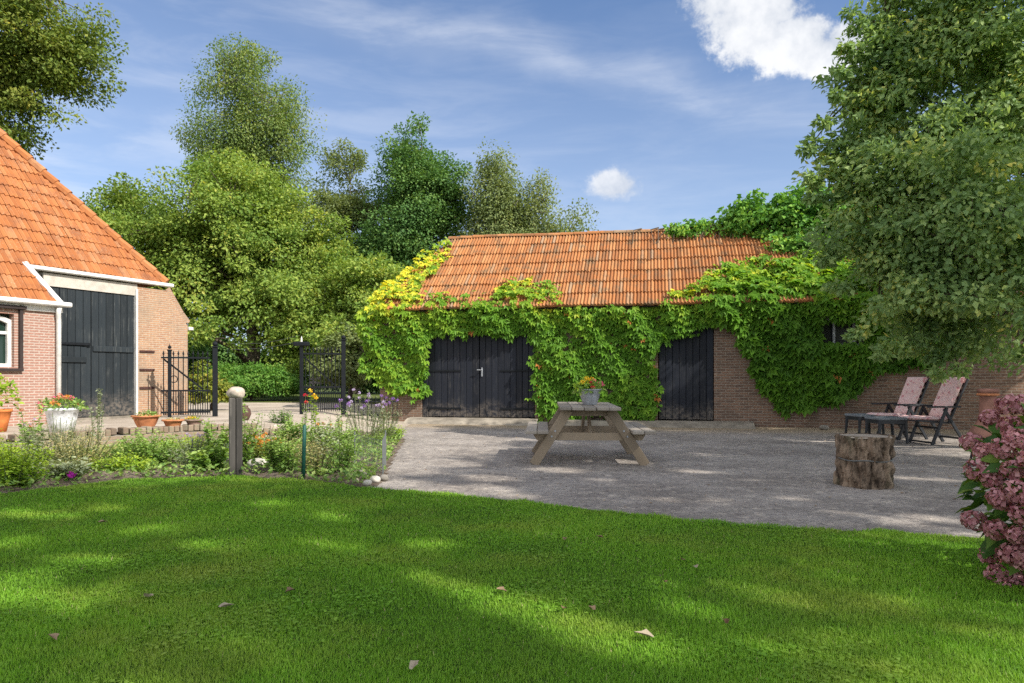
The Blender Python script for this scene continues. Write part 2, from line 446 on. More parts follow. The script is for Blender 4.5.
# leaves
M['leaf_maple'] = leaf_mat('mid green leaves', [(0, (.036, .072, .014)), (.45, (.083, .127, .025)), (.8, (.134, .168, .034)), (1, (.20, .19, .04))], gain=2.45, spec=.18)
M['leaf_birch'] = leaf_mat('olive birch leaves', [(0, (.042, .074, .022)), (.5, (.088, .126, .036)), (.85, (.14, .160, .048)), (1, (.18, .15, .05))], gain=2.2, spec=.18)
M['leaf_dark'] = leaf_mat('dark ash leaves', [(0, (.018, .045, .014)), (.5, (.042, .085, .022)), (.85, (.075, .12, .032)), (1, (.11, .14, .05))], .28, gain=2.7, spec=.18)
M['leaf_pale'] = leaf_mat('grey olive leaves', [(0, (.055, .08, .032)), (.5, (.105, .135, .052)), (.85, (.15, .172, .065)), (1, (.16, .14, .055))], gain=2.0, spec=.18)
M['leaf_linden'] = leaf_mat('linden leaves', [(0, (.035, .065, .012)), (.5, (.085, .12, .022)), (.93, (.14, .15, .03)), (1, (.45, .30, .03))], gain=1.9, spec=.18)
M['leaf_right'] = leaf_mat('grey green maple leaves', [(0, (.028, .050, .020)), (.5, (.063, .095, .038)), (.82, (.110, .140, .054)), (.95, (.20, .18, .05)), (1, (.34, .23, .06))], .40, .5, .2, gain=3.9)
M['leaf_willow'] = leaf_mat('silvery willow leaves', [(0, (.07, .10, .06)), (.6, (.13, .17, .11)), (1, (.19, .22, .15))], .3, .42, .5)
M['leaf_creeper'] = leaf_mat('virginia creeper leaves', [(0, (.030, .075, .010)), (.45, (.070, .145, .016)), (.78, (.140, .205, .022)), (.97, (.33, .31, .03)), (1, (.24, .10, .03))], .38, .5, .16, gain=2.3)
M['leaf_ivy'] = leaf_mat('ivy leaves', [(0, (.018, .055, .010)), (.5, (.045, .105, .018)), (.85, (.10, .17, .028)), (1, (.21, .24, .04))], .3, .5, .2, gain=3.0)
M['leaf_hedge'] = leaf_mat('hedge leaves', [(0, (.03, .085, .015)), (.6, (.075, .155, .028)), (1, (.14, .20, .04))], gain=2.0, spec=.18)
M['leaf_yellow'] = leaf_mat('yellowing shrub leaves', [(0, (.06, .10, .016)), (.45, (.13, .165, .024)), (.8, (.22, .215, .028)), (1, (.32, .22, .03))])
M['leaf_lime'] = leaf_mat('lime green leaves', [(0, (.07, .14, .012)), (.5, (.16, .25, .02)), (1, (.28, .34, .04))], .4, gain=1.7)
M['leaf_plant'] = leaf_mat('garden plant leaves', [(0, (.045, .085, .018)), (.5, (.095, .16, .035)), (1, (.19, .24, .07))], .38, gain=2.2)
M['leaf_grey'] = leaf_mat('grey green leaves', [(0, (.09, .115, .07)), (.5, (.15, .18, .11)), (1, (.25, .27, .17))], .3, gain=1.8)
M['leaf_straw'] = leaf_mat('straw coloured stems', [(0, (.13, .14, .05)), (.5, (.26, .24, .10)), (1, (.40, .34, .17))], .3, gain=1.7)
M['leaf_hydrangea'] = leaf_mat('hydrangea leaves', [(0, (.028, .065, .014)), (.6, (.06, .125, .022)), (1, (.12, .17, .03))], .3, .5, .15)
M['stem'] = simple_mat('green brown stems', (.10, .12, .045), .8, .2, .3)
def petal(name, a, b, trans=.3): return leaf_mat(name, [(0, a), (1, b)], trans, .6, .2, 1.0)
M['p_pink'] = petal('dusky pink petals', (.27, .085, .11), (.62, .33, .36), .25)
M['p_red'] = petal('red petals', (.55, .015, .03), (.75, .05, .12))
M['p_rose'] = petal('pink petals', (.65, .06, .20), (.80, .18, .32))
M['p_yellow'] = petal('yellow petals', (.80, .48, .02), (.85, .62, .05))
M['p_orange'] = petal('orange petals', (.62, .22, .03), (.75, .38, .08))
M['p_salmon'] = petal('salmon petals', (.62, .17, .10), (.75, .33, .22))
M['p_purple'] = petal('purple petals', (.22, .10, .42), (.40, .24, .58))
M['p_lilac'] = petal('lilac petals', (.40, .32, .56), (.58, .48, .70))
M['p_magenta'] = petal('magenta petals', (.30, .01, .26), (.42, .03, .36))

# ground materials
m, nt, p = mat('worn gravel and tar', .95, .12); oc = ocoord(nt)
a = noise(nt, oc, 1.1, 7, .65); b = noise(nt, oc, 34, 6, .8); c2 = noise(nt, oc, 6, 7, .75)
col = mixc(nt, mrange(nt, a, .35, .66), (.225, .20, .182), (.36, .325, .295))
col = mixc(nt, mth(nt, 'MULTIPLY', mrange(nt, c2, .50, .66), .7), col, (.58, .51, .43))
col = mixc(nt, mth(nt, 'MULTIPLY', mrange(nt, b, .54, .66), .5), col, (.62, .54, .45))
col = mixc(nt, mth(nt, 'MULTIPLY', mrange(nt, b, .47, .36), .6), col, (.085, .075, .07))
sy = nt.nodes.new('ShaderNodeSeparateXYZ'); nt.links.new(oc, sy.inputs[0])
c3 = noise(nt, oc, 13, 6, .75)
col = mixc(nt, mth(nt, 'MULTIPLY', mrange(nt, c3, .50, .36), .7), col, (.12, .105, .10))
edge = mth(nt, 'ADD', mth(nt, 'ADD', sy.outputs[1], mth(nt, 'MULTIPLY', sy.outputs[0], .2126)), mth(nt, 'MULTIPLY', a, 2.6))
col = mixc(nt, mth(nt, 'MULTIPLY', mrange(nt, edge, 15.7, 17.6), .75), col, (.33, .25, .155))
nt.links.new(col, p.inputs['Base Color']); bump(nt, p, mth(nt, 'ADD', b, mth(nt, 'MULTIPLY', c2, .6)), .9, .02); M['gravel'] = m

m, nt, p = mat('soil and thatch', .97, .08); oc = ocoord(nt)
col = mixc(nt, mrange(nt, noise(nt, oc, 2.2, 6), .35, .65), (.025, .058, .008), (.055, .105, .014))
nt.links.new(col, p.inputs['Base Color']); bump(nt, p, noise(nt, oc, 60, 3), .6, .02); M['turf'] = m
m, nt, p = mat('bed soil', .97, .08); oc = ocoord(nt)
col = mixc(nt, mrange(nt, noise(nt, oc, 6, 6, .7), .3, .7), (.09, .068, .05), (.26, .21, .165))
nt.links.new(col, p.inputs['Base Color']); bump(nt, p, noise(nt, oc, 30, 5, .7), .9, .04); M['soil'] = m
m, nt, p = mat('pale paving', .95, .12); oc = ocoord(nt)
col = mixc(nt, mrange(nt, noise(nt, oc, 1.5, 6, .6), .3, .7), (.33, .275, .22), (.50, .43, .355))
col = mixc(nt, mth(nt, 'MULTIPLY', mrange(nt, noise(nt, oc, 40, 4, .7), .55, .75), .6), col, (.20, .17, .13))
nt.links.new(col, p.inputs['Base Color']); bump(nt, p, noise(nt, oc, 50, 4), .6, .01); M['paving'] = m
m, nt, p = mat('rough meadow', .95, .1); oc = ocoord(nt)
col = mixc(nt, mrange(nt, noise(nt, oc, .7, 6, .6), .3, .7), (.05, .09, .02), (.13, .15, .045))
nt.links.new(col, p.inputs['Base Color']); M['meadow'] = m
m, nt, p = mat('lawn blades', .55, .25)
col = ramp(nt, attr(nt), [(0, (.105, .245, .018)), (.5, (.205, .41, .032)), (.85, (.315, .50, .055)), (.96, (.36, .43, .10)), (1, (.52, .46, .24))])
oc = ocoord(nt)
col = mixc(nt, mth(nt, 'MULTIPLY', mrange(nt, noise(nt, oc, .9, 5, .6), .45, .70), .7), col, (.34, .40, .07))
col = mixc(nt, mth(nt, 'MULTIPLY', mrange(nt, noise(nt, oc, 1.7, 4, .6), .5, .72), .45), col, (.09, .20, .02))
nt.links.new(col, p.inputs['Base Color'])
tr = nt.nodes.new('ShaderNodeBsdfTranslucent'); nt.links.new(mixc(nt, 1, col, (1.2, 1.3, .7), 'MULTIPLY'), tr.inputs[0])
mx = nt.nodes.new('ShaderNodeMixShader'); mx.inputs[0].default_value = .35
nt.links.new(p.outputs[0], mx.inputs[1]); nt.links.new(tr.outputs[0], mx.inputs[2]); nt.links.new(mx.outputs[0], nt.nodes['Material Output'].inputs[0])
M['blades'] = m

# ------------------------------------------------------------------ ground
LAWN = [(-16, 5.0), (-9, 6.0), (-4.87, 6.65), (-4.54, 7.19), (-4.22, 7.70), (-3.07, 7.85), (-1.94, 7.45), (-1.55, 7.12), (-.8, 6.76), (0, 6.34), (.75, 5.86),
        (1.45, 5.42), (2.0, 5.22), (2.52, 5.08), (3.3, 4.88), (6, 4.6), (14, 4.4), (14, -8), (-16, -8)]
def ragged(poly, step=.12, amp=.022):
    pr = random.Random(6); out = []
    for (x0, y0), (x1, y1) in zip(poly, poly[1:] + poly[:1]):
        k = max(1, int(math.hypot(x1 - x0, y1 - y0) / step)) if max(abs(x0), abs(x1)) < 9 and min(y0, y1) > 0 else 1
        for i in range(k): out.append((x0 + (x1 - x0) * i / k + pr.uniform(-amp, amp), y0 + (y1 - y0) * i / k + pr.uniform(-amp, amp)))
    return out
LAWN = ragged(LAWN)
BED = [(-16, 5.0), (-9, 6.0), (-4.87, 6.65), (-4.54, 7.19), (-4.22, 7.70), (-3.07, 7.85), (-1.94, 7.45), (-1.50, 7.10), (-1.42, 7.5), (-1.55, 8.6), (-1.75, 10.4), (-1.95, 12.6), (-2.5, 14.2),
       (-3.6, 14.0), (-3.66, 12.1), (-5.33, 11.4), (-6.13, 10.4), (-6.8, 9.3), (-7.6, 8.0), (-16, 7)]
def flat(name, poly, z, m, skirt=0.0):
    n = len(poly); vs = [(x, y, z) for x, y in poly]
    fs = [tuple(range(n))]
    if skirt:
        vs += [(x, y, z - skirt) for x, y in poly]; fs += [(i, (i + 1) % n, n + (i + 1) % n, n + i) for i in range(n)]
    o = raw_mesh(name, np.array(vs), fs, m); setp(o, kind='structure')
    return o
o = flat('ground', [(-400, -60), (400, -60), (400, 700), (-400, 700)], -.03, M['meadow'])
o = flat('courtyard', [(-3.4, 6), (-1.6, 4.0), (16, 3.6), (22, 12), (22, 16), (4, 18.2), (-3.4, 18.6)], 0.0, M['gravel'])
lawn = flat('lawn', LAWN[::-1], .022, M['turf'], .05)

def hz(x):  # height of the yard behind the garden wall
    t = min(1, max(0, (x + 5.0) / 2.4)); t = t * t * (3 - 2 * t); return .30 * (1 - t) + .004
def wally(x):
    pts = [(-16, 6.9), (-7.6, 8.0), (-6.8, 9.3), (-6.13, 10.4), (-5.33, 11.4), (-3.66, 12.1), (-2.4, 14.4), (-1.5, 16)]
    return float(np.interp(x, [q[0] for q in pts], [q[1] for q in pts]))
xs = list(np.linspace(-16, -9, 8)) + list(np.linspace(-8.5, -2.4, 30)); vs = []; fs = []
ny = 14
for x in xs:
    y0 = wally(x)
    for j in range(ny): vs.append((x + (0 if j == 0 else 0), y0 + (44 - y0) * (j / (ny - 1)) ** 1.6, hz(x)))
for i in range(len(xs) - 1):
    for j in range(ny - 1): fs.append((i * ny + j, (i + 1) * ny + j, (i + 1) * ny + j + 1, i * ny + j + 1))
setp(raw_mesh('driveway', np.array(vs), fs, M['paving'], smooth=True), kind='structure')
# grass verge beyond the gates
setp(raw_mesh('grass_verge', np.array([(-16, 22.3, .33), (-1, 22.3, .33), (-1, 44, .34), (-16, 44, .34), (-16, 22.3, 0), (-1, 22.3, 0)]), [(0, 1, 2, 3), (4, 5, 1, 0)], M['meadow']), kind='structure')

# soil bed with lumps
gx, gy = np.meshgrid(np.linspace(-9, -1.3, 150), np.linspace(6.0, 14.3, 150), indexing='ij')
P2 = np.stack([gx.ravel(), gy.ravel()], 1); inside = inpoly(P2, BED)
ph = rng.random(6) * 9
hh = .035 + .025 * np.sin(P2[:, 0] * 7 + ph[0]) * np.sin(P2[:, 1] * 6 + ph[1]) + .02 * np.sin(P2[:, 0] * 19 + P2[:, 1] * 13) + rng.random(len(P2)) * .02
ed = np.min([np.hypot(P2[:, 0] - (x0 + (x1 - x0) * t), P2[:, 1] - (y0 + (y1 - y0) * t)) for (x0, y0), (x1, y1) in zip(BED[:17], BED[1:18]) for t in (0, .2, .4, .6, .8)], axis=0)
V3 = np.column_stack([P2, np.where(inside, .008 + np.maximum(hh, .01) * np.clip((ed - .05) / .35, 0, 1), .006)])
idx = np.arange(150 * 150).reshape(150, 150)
q = np.stack([idx[:-1, :-1], idx[1:, :-1], idx[1:, 1:], idx[:-1, 1:]], -1).reshape(-1, 4)
q = q[inside[q].any(1)]
setp(raw_mesh('bed_soil', V3, q, M['soil'], smooth=True), kind='structure')

# lawn blades: many short blades, denser and finer near the lens
NB = 1350000
dd = 2.0 * np.exp(rng.random(NB) * math.log(8.1 / 2.0))
xx = (rng.random(NB) * 2 - 1) * (.84 * dd + 1.5)
P2 = np.column_stack([xx, dd]); wob_ = .045 * np.sin(P2[:, 0] * 5.1 + 2 * np.sin(P2[:, 0] * 2.3)) + .03 * np.sin(P2[:, 0] * 17)
k = inpoly(P2 - np.column_stack([np.zeros(NB), .02 + wob_ + np.abs(rng.normal(size=NB)) * .03]), LAWN); P2 = P2[k]; dd = dd[k]; n = len(P2)
az = rng.random(n) * 2 * math.pi; lean = rng.random(n) ** .9 * 1.3
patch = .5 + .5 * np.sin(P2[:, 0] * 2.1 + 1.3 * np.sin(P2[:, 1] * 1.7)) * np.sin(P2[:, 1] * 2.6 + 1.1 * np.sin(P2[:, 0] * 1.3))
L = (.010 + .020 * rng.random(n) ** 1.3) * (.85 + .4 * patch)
wd = (.0009 + .00062 * dd) * (.7 + .6 * rng.random(n))
ca, sa = np.cos(az), np.sin(az)
b0 = np.column_stack([P2, np.full(n, .018)])
side = np.column_stack([-sa, ca, np.zeros(n)]) * wd[:, None]
up = np.column_stack([ca * np.sin(lean), sa * np.sin(lean), np.cos(lean)]) * L[:, None]
vs = np.empty((n, 3, 3), np.float32); vs[:, 0] = b0 - side; vs[:, 1] = b0 + side; vs[:, 2] = b0 + up
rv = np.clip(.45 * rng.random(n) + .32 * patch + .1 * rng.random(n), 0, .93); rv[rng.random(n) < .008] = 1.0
# clover and broad weeds hug the turf in loose patches
NCL = 42000
dc = 2.35 * np.exp(rng.random(NCL) * math.log(7.6 / 2.35)); Pc = np.column_stack([(rng.random(NCL) * 2 - 1) * (.84 * dc + .2), dc])
pk = np.sin(Pc[:, 0] * 2.9 + 1.9 * np.sin(Pc[:, 1] * 2.2 + 1)) * np.sin(Pc[:, 1] * 3.7 + 1.4 * np.sin(Pc[:, 0] * 1.9)) + .25 * rng.normal(size=NCL)
Pc = Pc[(pk > .42) & inpoly(Pc, LAWN)]; nc_ = len(Pc); ac = rng.random(nc_) * 6.283; rc_ = .006 + .006 * rng.random(nc_)
cc3 = np.column_stack([Pc, .026 + .014 * rng.random(nc_)]); vc = np.empty((nc_, 5, 3), np.float32)
for j in range(5): vc[:, j] = cc3 + np.column_stack([np.cos(ac + j * 1.257), np.sin(ac + j * 1.257), .25 * rng.normal(size=nc_)]) * rc_[:, None]
setp(raw_mesh('clover', vc.reshape(-1, 3), np.arange(5 * nc_).reshape(-1, 5), M['blades'], attr=np.clip(.35 * rng.random(nc_) + .1, 0, 1)), 'patches of clover and small weeds in the lawn grass', 'clover', kind='stuff')
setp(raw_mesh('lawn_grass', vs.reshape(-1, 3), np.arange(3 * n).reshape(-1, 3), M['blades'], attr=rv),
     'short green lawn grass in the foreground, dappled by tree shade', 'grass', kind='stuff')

# ------------------------------------------------------------------ leaf clouds
LEAF = (np.array([(0, 0, 0), (-.30, .42, .07), (0, 1, -.05), (.30, .42, .07)]), np.array([(0, 2, 1), (0, 3, 2)]))
SLIM = (np.array([(0, 0, 0), (-.12, .45, .02), (0, 1, -.10), (.12, .45, .02)]), np.array([(0, 2, 1), (0, 3, 2)]))
def palm(angs, lens, w=.17):
    v = [(0, 0, 0)]; f = []
    for a_, l in zip(angs, lens):
        c_, s_ = math.cos(R(a_)), math.sin(R(a_)); d_ = np.array((s_, c_, 0)); sd_ = np.array((c_, -s_, 0)); b_ = len(v)
        v += [tuple(d_ * l * .5 - sd_ * w * l + np.array((0, 0, .07))), tuple(d_ * l + np.array((0, 0, -.22 * l))), tuple(d_ * l * .5 + sd_ * w * l + np.array((0, 0, .07)))]
        f += [(0, b_ + 1, b_), (0, b_ + 2, b_ + 1)]
    return np.array(v), np.array(f)
CREEP = palm((-95, -42, 0, 42, 95), (.62, .88, 1, .88, .62), .27)
IVY = (np.array([(0, 0, 0), (-.5, .15, .05), (-.28, .55, .06), (0, 1, -.08), (.28, .55, .06), (.5, .15, .05)]), np.array([(0, 2, 1), (0, 3, 2), (0, 4, 3), (0, 5, 4)]))
PETAL = (np.array([(0, 0, 0), (-.45, .5, .12), (0, 1, .05), (.45, .5, .12)]), np.array([(0, 2, 1), (0, 3, 2)]))

def norm(a): return a / np.maximum(np.linalg.norm(a, axis=1, keepdims=True), 1e-9)
def leaves(name, P, T, Nn, size, val, tpl, material, parent=None):
    """P origin, T axis, Nn normal hint, size (n,), val (n,)"""
    tv, tf = tpl; n = len(P)
    T = norm(T); B = norm(np.cross(T, Nn)); Z = np.cross(B, T)
    V = P[:, None, :] + size[:, None, None] * (tv[None, :, 0, None] * B[:, None, :] + tv[None, :, 1, None] * T[:, None, :] + tv[None, :, 2, None] * Z[:, None, :])
    fa = (np.arange(n)[:, None, None] * len(tv) + tf[None]).reshape(-1, 3)
    return raw_mesh(name, V.reshape(-1, 3), fa, material, parent, np.repeat(val, len(tf)))

def clumps_to_leaves(C, cr, per, size, droop, crown_c, flat_=.55, seed=0, spread=1.0):
    """leaf positions and frames round clump centres C with radii cr"""
    g = np.random.default_rng(seed); n = len(C) * per
    ci = np.repeat(np.arange(len(C)), per)
    u = norm(g.normal(size=(n, 3))) * (g.random((n, 1)) ** .45)
    u[:, 2] *= flat_
    P = C[ci] + u * cr[ci][:, None]
    outc = norm(P - np.asarray(crown_c)[None]) 
    T = g.normal(size=(n, 3)) * .75 + norm(u + 1e-6) * .7 + outc * .35 + np.array((0, 0, -droop))
    Nn = g.normal(size=(n, 3)) * .5 + outc * .75 + np.array((0, 0, .6))
    s = size * (.65 + .7 * g.random(n))
    cv = g.random(len(C))
    v = np.clip(.42 * cv[ci] + .5 * g.random(n) + .06, 0, 1)
    return P, T, Nn, s, v

def tree(name, label, base, lobes, ncl, per, lsize, leafm, barkm, trunk_r, clump=(.45, .8), droop=.35, tpl=LEAF, nlimb=16, seed=1, trunk_top=None, group=None, flat_=.55, cat='tree', inner=.45, bough=9, bz=.38, holes=(), sprigs=()):
    g = np.random.default_rng(seed); pr = random.Random(seed)
    root = empty(name, base, 0, label, cat, group); bx = np.array(base)
    lob = np.array(lobes, float); vol = lob[:, 3] * lob[:, 4] * lob[:, 5]
    pick = g.choice(len(lob), ncl, p=vol ** .75 / (vol ** .75).sum())
    d = norm(g.normal(size=(ncl, 3))); rr = inner + (1 - inner) * g.random((ncl, 1)) ** .6
    C = lob[pick, :3] + d * rr * lob[pick, 3:6]
    if bough > 1:     # sprays gather round boughs: layered masses with gaps between them
        nb_ = max(6, ncl // bough); B_ = C[:nb_]; bi = g.integers(0, nb_, 3 * ncl); br = 1.15 * clump[1] * (.7 + .6 * g.random(nb_))
        C = B_[bi] + g.normal(size=(3 * ncl, 3)) * br[bi][:, None] * np.array((.75, .75, bz))
        nd_ = np.min(np.linalg.norm((C[:, None] - lob[None, :, :3]) / np.maximum(lob[None, :, 3:6] - .45 * clump[1], .3), axis=2), axis=1)
        C = C[nd_ < 1.0 + .12 * g.random(3 * ncl)][:ncl]
    if len(sprigs):   # loose sprays reaching out beyond the crown
        cc_ = (lob[:, :3] * vol[:, None]).sum(0) / vol.sum(); ex = []
        for q in sprigs:
            q = np.array(q); dv = cc_ - q; dv /= np.linalg.norm(dv)
            for k_ in range(5): ex.append(q + dv * .24 * k_ + g.normal(size=3) * .05)
        C = np.vstack([np.array(ex), C]); nex = len(ex)
    else: nex = 0
    keepc = C[:, 2] > base[2] + .3; nex = int(keepc[:nex].sum()); C = C[keepc] - bx
    cr = clump[0] + (clump[1] - clump[0]) * g.random(len(C)); cr[:nex] *= np.tile(np.linspace(.45, .9, 5), 400)[:nex]
    cc = (lob[:, :3] * vol[:, None]).sum(0) / vol.sum() - bx
    P, T, Nn, s, v = clumps_to_leaves(C, cr, per, lsize, droop, cc, flat_, seed)
    for (hx, hy_, hr) in holes:       # gaps in the crown that let sun patches through
        w_ = P + bx - np.array((hx, hy_, 0.0)); sdv = np.array(tuple(sd)); along_ = w_ @ sdv
        perp = np.linalg.norm(w_ - along_[:, None] * sdv, axis=1); keep_ = perp > 1.35 * hr * (.92 + .2 * g.random(len(P)))
        P, T, Nn, s, v = P[keep_], T[keep_], Nn[keep_], s[keep_], v[keep_]
    cr_o = leaves('crown', P, T, Nn, s, v, tpl, leafm, root)
    top = trunk_top if trunk_top else cc[2] + .5 * max(lob[:, 5])
    mb = MB(); pts = []; rad = []
    for i in range(8):
        t = i / 7; wx = .25 * math.sin(3 * t + seed) * t; z = t * top
        k = max(0, min(1, (z - .25 * top) / (.75 * top)))
        pts.append(Vector((wx + cc[0] * k * k * .8, .2 * math.cos(2.3 * t + seed) * t + cc[1] * k * k * .8, z - (.15 if i == 0 else 0))))
        rad.append(trunk_r * (1.25 if i == 0 else 1) * (1 - .82 * t))
    mb.tube(pts, rad, 9)
    ends = nex + g.choice(len(C) - nex, min(nlimb, len(C) - nex), replace=False); nodes = []
    for e in ends:
        q = Vector(C[e]); tz = min(.92, max(.18, (q.z - .45 * math.hypot(q.x, q.y)) / top)); f = tz * 7; i = min(6, int(f))
        st = pts[i].lerp(pts[i + 1], f - i); r0 = trunk_r * (1 - .82 * tz) * .55
        mid1 = st.lerp(q, .35) + Vector((pr.uniform(-.15, .15), pr.uniform(-.15, .15), .12 * (q - st).length))
        mid2 = st.lerp(q, .7) + Vector((pr.uniform(-.2, .2), pr.uniform(-.2, .2), .10 * (q - st).length))
        mb.tube([st, mid1, mid2, q], [r0, r0 * .65, r0 * .4, .012], 6); nodes += [(mid1, r0 * .4), (mid2, r0 * .3), (q, .015)]
    if nodes:
        NA = np.array([tuple(a) for a, _ in nodes])
        sub = range(len(C)) if len(C) < 500 else g.choice(len(C), 500, replace=False)
        for e in sub:
            q = C[e]; j = int(np.argmin(((NA - q) ** 2).sum(1) + 9 * (np.linalg.norm(NA - cc, axis=1) > np.linalg.norm(q - cc) + .05))); st, r0 = nodes[j]; q = Vector(q)
            if (q - st).length > .1: mb.tube([st, st.lerp(q, .5) + Vector((0, 0, .06)), q], [min(r0, .03), .014, .006], 4, False)
    mb.build('trunk', barkm, root, True)
    return root

def L3(px, py, Y, rx, ry, rd=None):
    """a crown lobe centred at the point seen at (px,py) at distance Y; radii in photo px, depth radius in m"""
    c_ = at(px, py, Y); k = Y / F
    return (c_.x, c_.y, c_.z, rx * k, rd if rd else rx * k * .9, ry * k)

# --- trees beyond the yard
tree('linden_tree', 'broad linden crown rising above the orange roof of the house', (-19.5, 24, 0),
     [L3(-30, 20, 23, 90, 70), L3(50, 30, 23, 60, 52), L3(78, 78, 23, 45, 36), L3(25, 105, 23, 55, 45), L3(-60, 110, 23, 90, 80)], 420, 210, .125, M['leaf_linden'], M['bark'], .4, (.5, .95), .45, seed=3, nlimb=22)
tree('birch_tree', 'tall olive birch standing above all the other trees', (-10.9, 33, 0),
     [L3(250, 92, 33, 58, 50), L3(232, 140, 33, 58, 46), L3(284, 135, 33, 36, 52), L3(255, 200, 33, 62, 55), L3(215, 170, 33, 30, 28), L3(250, 260, 33, 70, 60)], 470, 200, .11, M['leaf_birch'], M['birch_bark'], .3, (.5, 1.0), .9, seed=5, nlimb=26, flat_=.9, bough=6, bz=.8)
tree('hornbeam_tree', 'wide yellow green tree behind the drive, below the tall birch', (-9.8, 26.5, .2),
     [L3(230, 230, 26.5, 90, 80), L3(145, 240, 26, 72, 66), L3(302, 250, 26.5, 60, 62), L3(235, 180, 27, 50, 42), L3(220, 300, 25.5, 105, 60), L3(305, 320, 25.5, 60, 50), L3(120, 215, 26.5, 36, 34)], 640, 215, .125, M['leaf_maple'], M['bark'], .3, (.5, .95), .3, seed=8, nlimb=26)
tree('ash_tree', 'dark green ash with a tall domed top left of the barn ridge', (-3.9, 30, 0),
     [L3(420, 165, 30, 43, 55), L3(405, 215, 30, 55, 60), L3(440, 200, 30, 34, 60), L3(395, 290, 30, 55, 60), L3(350, 270, 30, 32, 50)], 420, 200, .12, M['leaf_dark'], M['bark'], .3, (.45, .9), .35, seed=11, nlimb=20)
tree('poplar_tree', 'grey green tree with a ragged top between the tall birch and the dark ash', (-7.1, 31.5, 0),
     [L3(344, 184, 31.5, 33, 52), L3(335, 240, 31.5, 44, 60), L3(350, 300, 31, 50, 60), L3(372, 240, 31.5, 40, 50)], 330, 180, .115, M['leaf_pale'], M['bark'], .25, (.4, .85), .4, seed=13, nlimb=14)
for i, (px, top, rx, sd_, lab) in enumerate(((497, 160, 30, 21, 'wispy birch behind the barn, tallest of the three above its ridge'), (540, 188, 27, 23, 'wispy birch behind the barn between two other birches'), (578, 196, 16, 25, 'narrow wispy birch behind the barn, last one before the open sky'))):
    b_ = at(px, 376, 29)
    tree('silver_birch', lab, (b_.x, 29, 0), [L3(px, top + 18, 29, rx * .8, 34), L3(px - 3, top + 56, 29, rx * 1.35, 50), L3(px + 3, top + 110, 29, rx * 1.7, 55)],
         (330, 290, 200)[i], 150, .105, M['leaf_pale'], M['birch_bark'], .14, (.35, .75), 1.0, seed=sd_, nlimb=16, flat_=1.2, bough=5, bz=1.1, group='birches behind the barn')
b_ = at(390, 330, 23)
tree('understorey_tree', 'shady leafy tree filling the gap between gate and barn corner', (b_.x - .2, 23.5, .1),
     [L3(395, 330, 23.5, 45, 50), L3(350, 350, 23, 40, 45), L3(375, 290, 24, 40, 45), L3(315, 340, 24.5, 45, 45), L3(345, 300, 25, 40, 45)], 420, 130, .13, M['leaf_maple'], M['bark'], .16, (.4, .7), .35, seed=31, nlimb=12)
tree('elder_bush', 'grey green bush behind the right hand gate post', (at(350, 376, 22.3).x, 22.3, .2),
     [L3(352, 335, 22.3, 26, 36), L3(340, 368, 22.2, 30, 26)], 90, 100, .12, M['leaf_pale'], M['bark'], .06, (.3, .5), .4, seed=33, nlimb=8, cat='bush')
tree('hedge_mound', 'low rounded light green hedge mound beyond the drive', (at(252, 398, 23.2).x, 23.2, .3),
     [L3(255, 382, 23.2, 44, 20, 1.0), L3(225, 382, 23.2, 26, 20, .9), L3(280, 386, 23.2, 22, 16, .9)], 230, 120, .085, M['leaf_hedge'], M['bark'], .05, (.28, .45), .3, seed=35, nlimb=8, cat='hedge', inner=.7)
tree('spindle_shrub', 'yellow green shrub just behind the left iron gate', (at(208, 400, 17).x, 17.2, .3),
     [L3(206, 372, 17, 15, 34, .5), L3(216, 395, 17, 13, 20, .5), L3(196, 395, 17, 14, 24, .5)], 70, 90, .085, M['leaf_yellow'], M['bark'], .03, (.18, .3), .5, seed=37, nlimb=8, cat='shrub')

for i, (px, Y, rx, ry, sd_) in enumerate(((285, 33, 60, 34, 61), (200, 33, 60, 36, 62), (350, 33.5, 50, 36, 63))):
    tree('thicket_bush', ('dark thicket seen under the trees beyond the hedge mound', 'dark thicket behind the yellow shrub and brick pier', 'dark thicket behind the pale bench')[i], (at(px, 376, Y).x, Y, .2), [L3(px, 352, Y, rx, ry, 1.2), L3(px + 14, 374, Y, rx, ry * .7, 1.2)], 190, 80, .16, M['leaf_dark'], M['bark'], .06, (.45, .7), .3, seed=sd_, nlimb=6, cat='bush')

SUNNY = [(140, 535, .16), (165, 532, .12), (210, 548, .17), (232, 545, .12), (90, 562, .16), (60, 566, .12), (30, 595, .2), (62, 600, .18), (5, 588, .2), (90, 592, .12), (12, 545, .15), (420, 549, .13), (445, 547, .1), (385, 574, .13), (410, 577, .1), (440, 588, .13), (470, 596, .14), (495, 608, .15), (527, 612, .15), (552, 625, .13), (577, 637, .16), (605, 645, .15),
         (752, 596, .12), (735, 592, .09), (667, 611, .12), (640, 588, .10), (827, 571, .11), (805, 567, .09), (330, 520, .14), (300, 545, .10), (105, 512, .14), (60, 520, .12), (20, 516, .14), (545, 538, .1), (270, 505, .14), (345, 552, .1), (235, 640, .09), (690, 640, .08),
         (440, 492, .25), (400, 484, .25), (480, 488, .22), (515, 496, .16), (400, 470, .3), (440, 463, .3), (490, 478, .2), (600, 480, .12), (640, 486, .1), (700, 472, .16), (750, 480, .13), (790, 498, .12), (840, 512, .1), (895, 520, .12), (930, 517, .12), (905, 478, .15), (940, 480, .14), (720, 500, .1), (668, 500, .1), (560, 470, .2), (620, 462, .25), (700, 455, .2)]
HOLES = [((px - 512) / F * CH * F / (py - HY), CH * F / (py - HY), r_) for px, py, r_ in SUNNY]
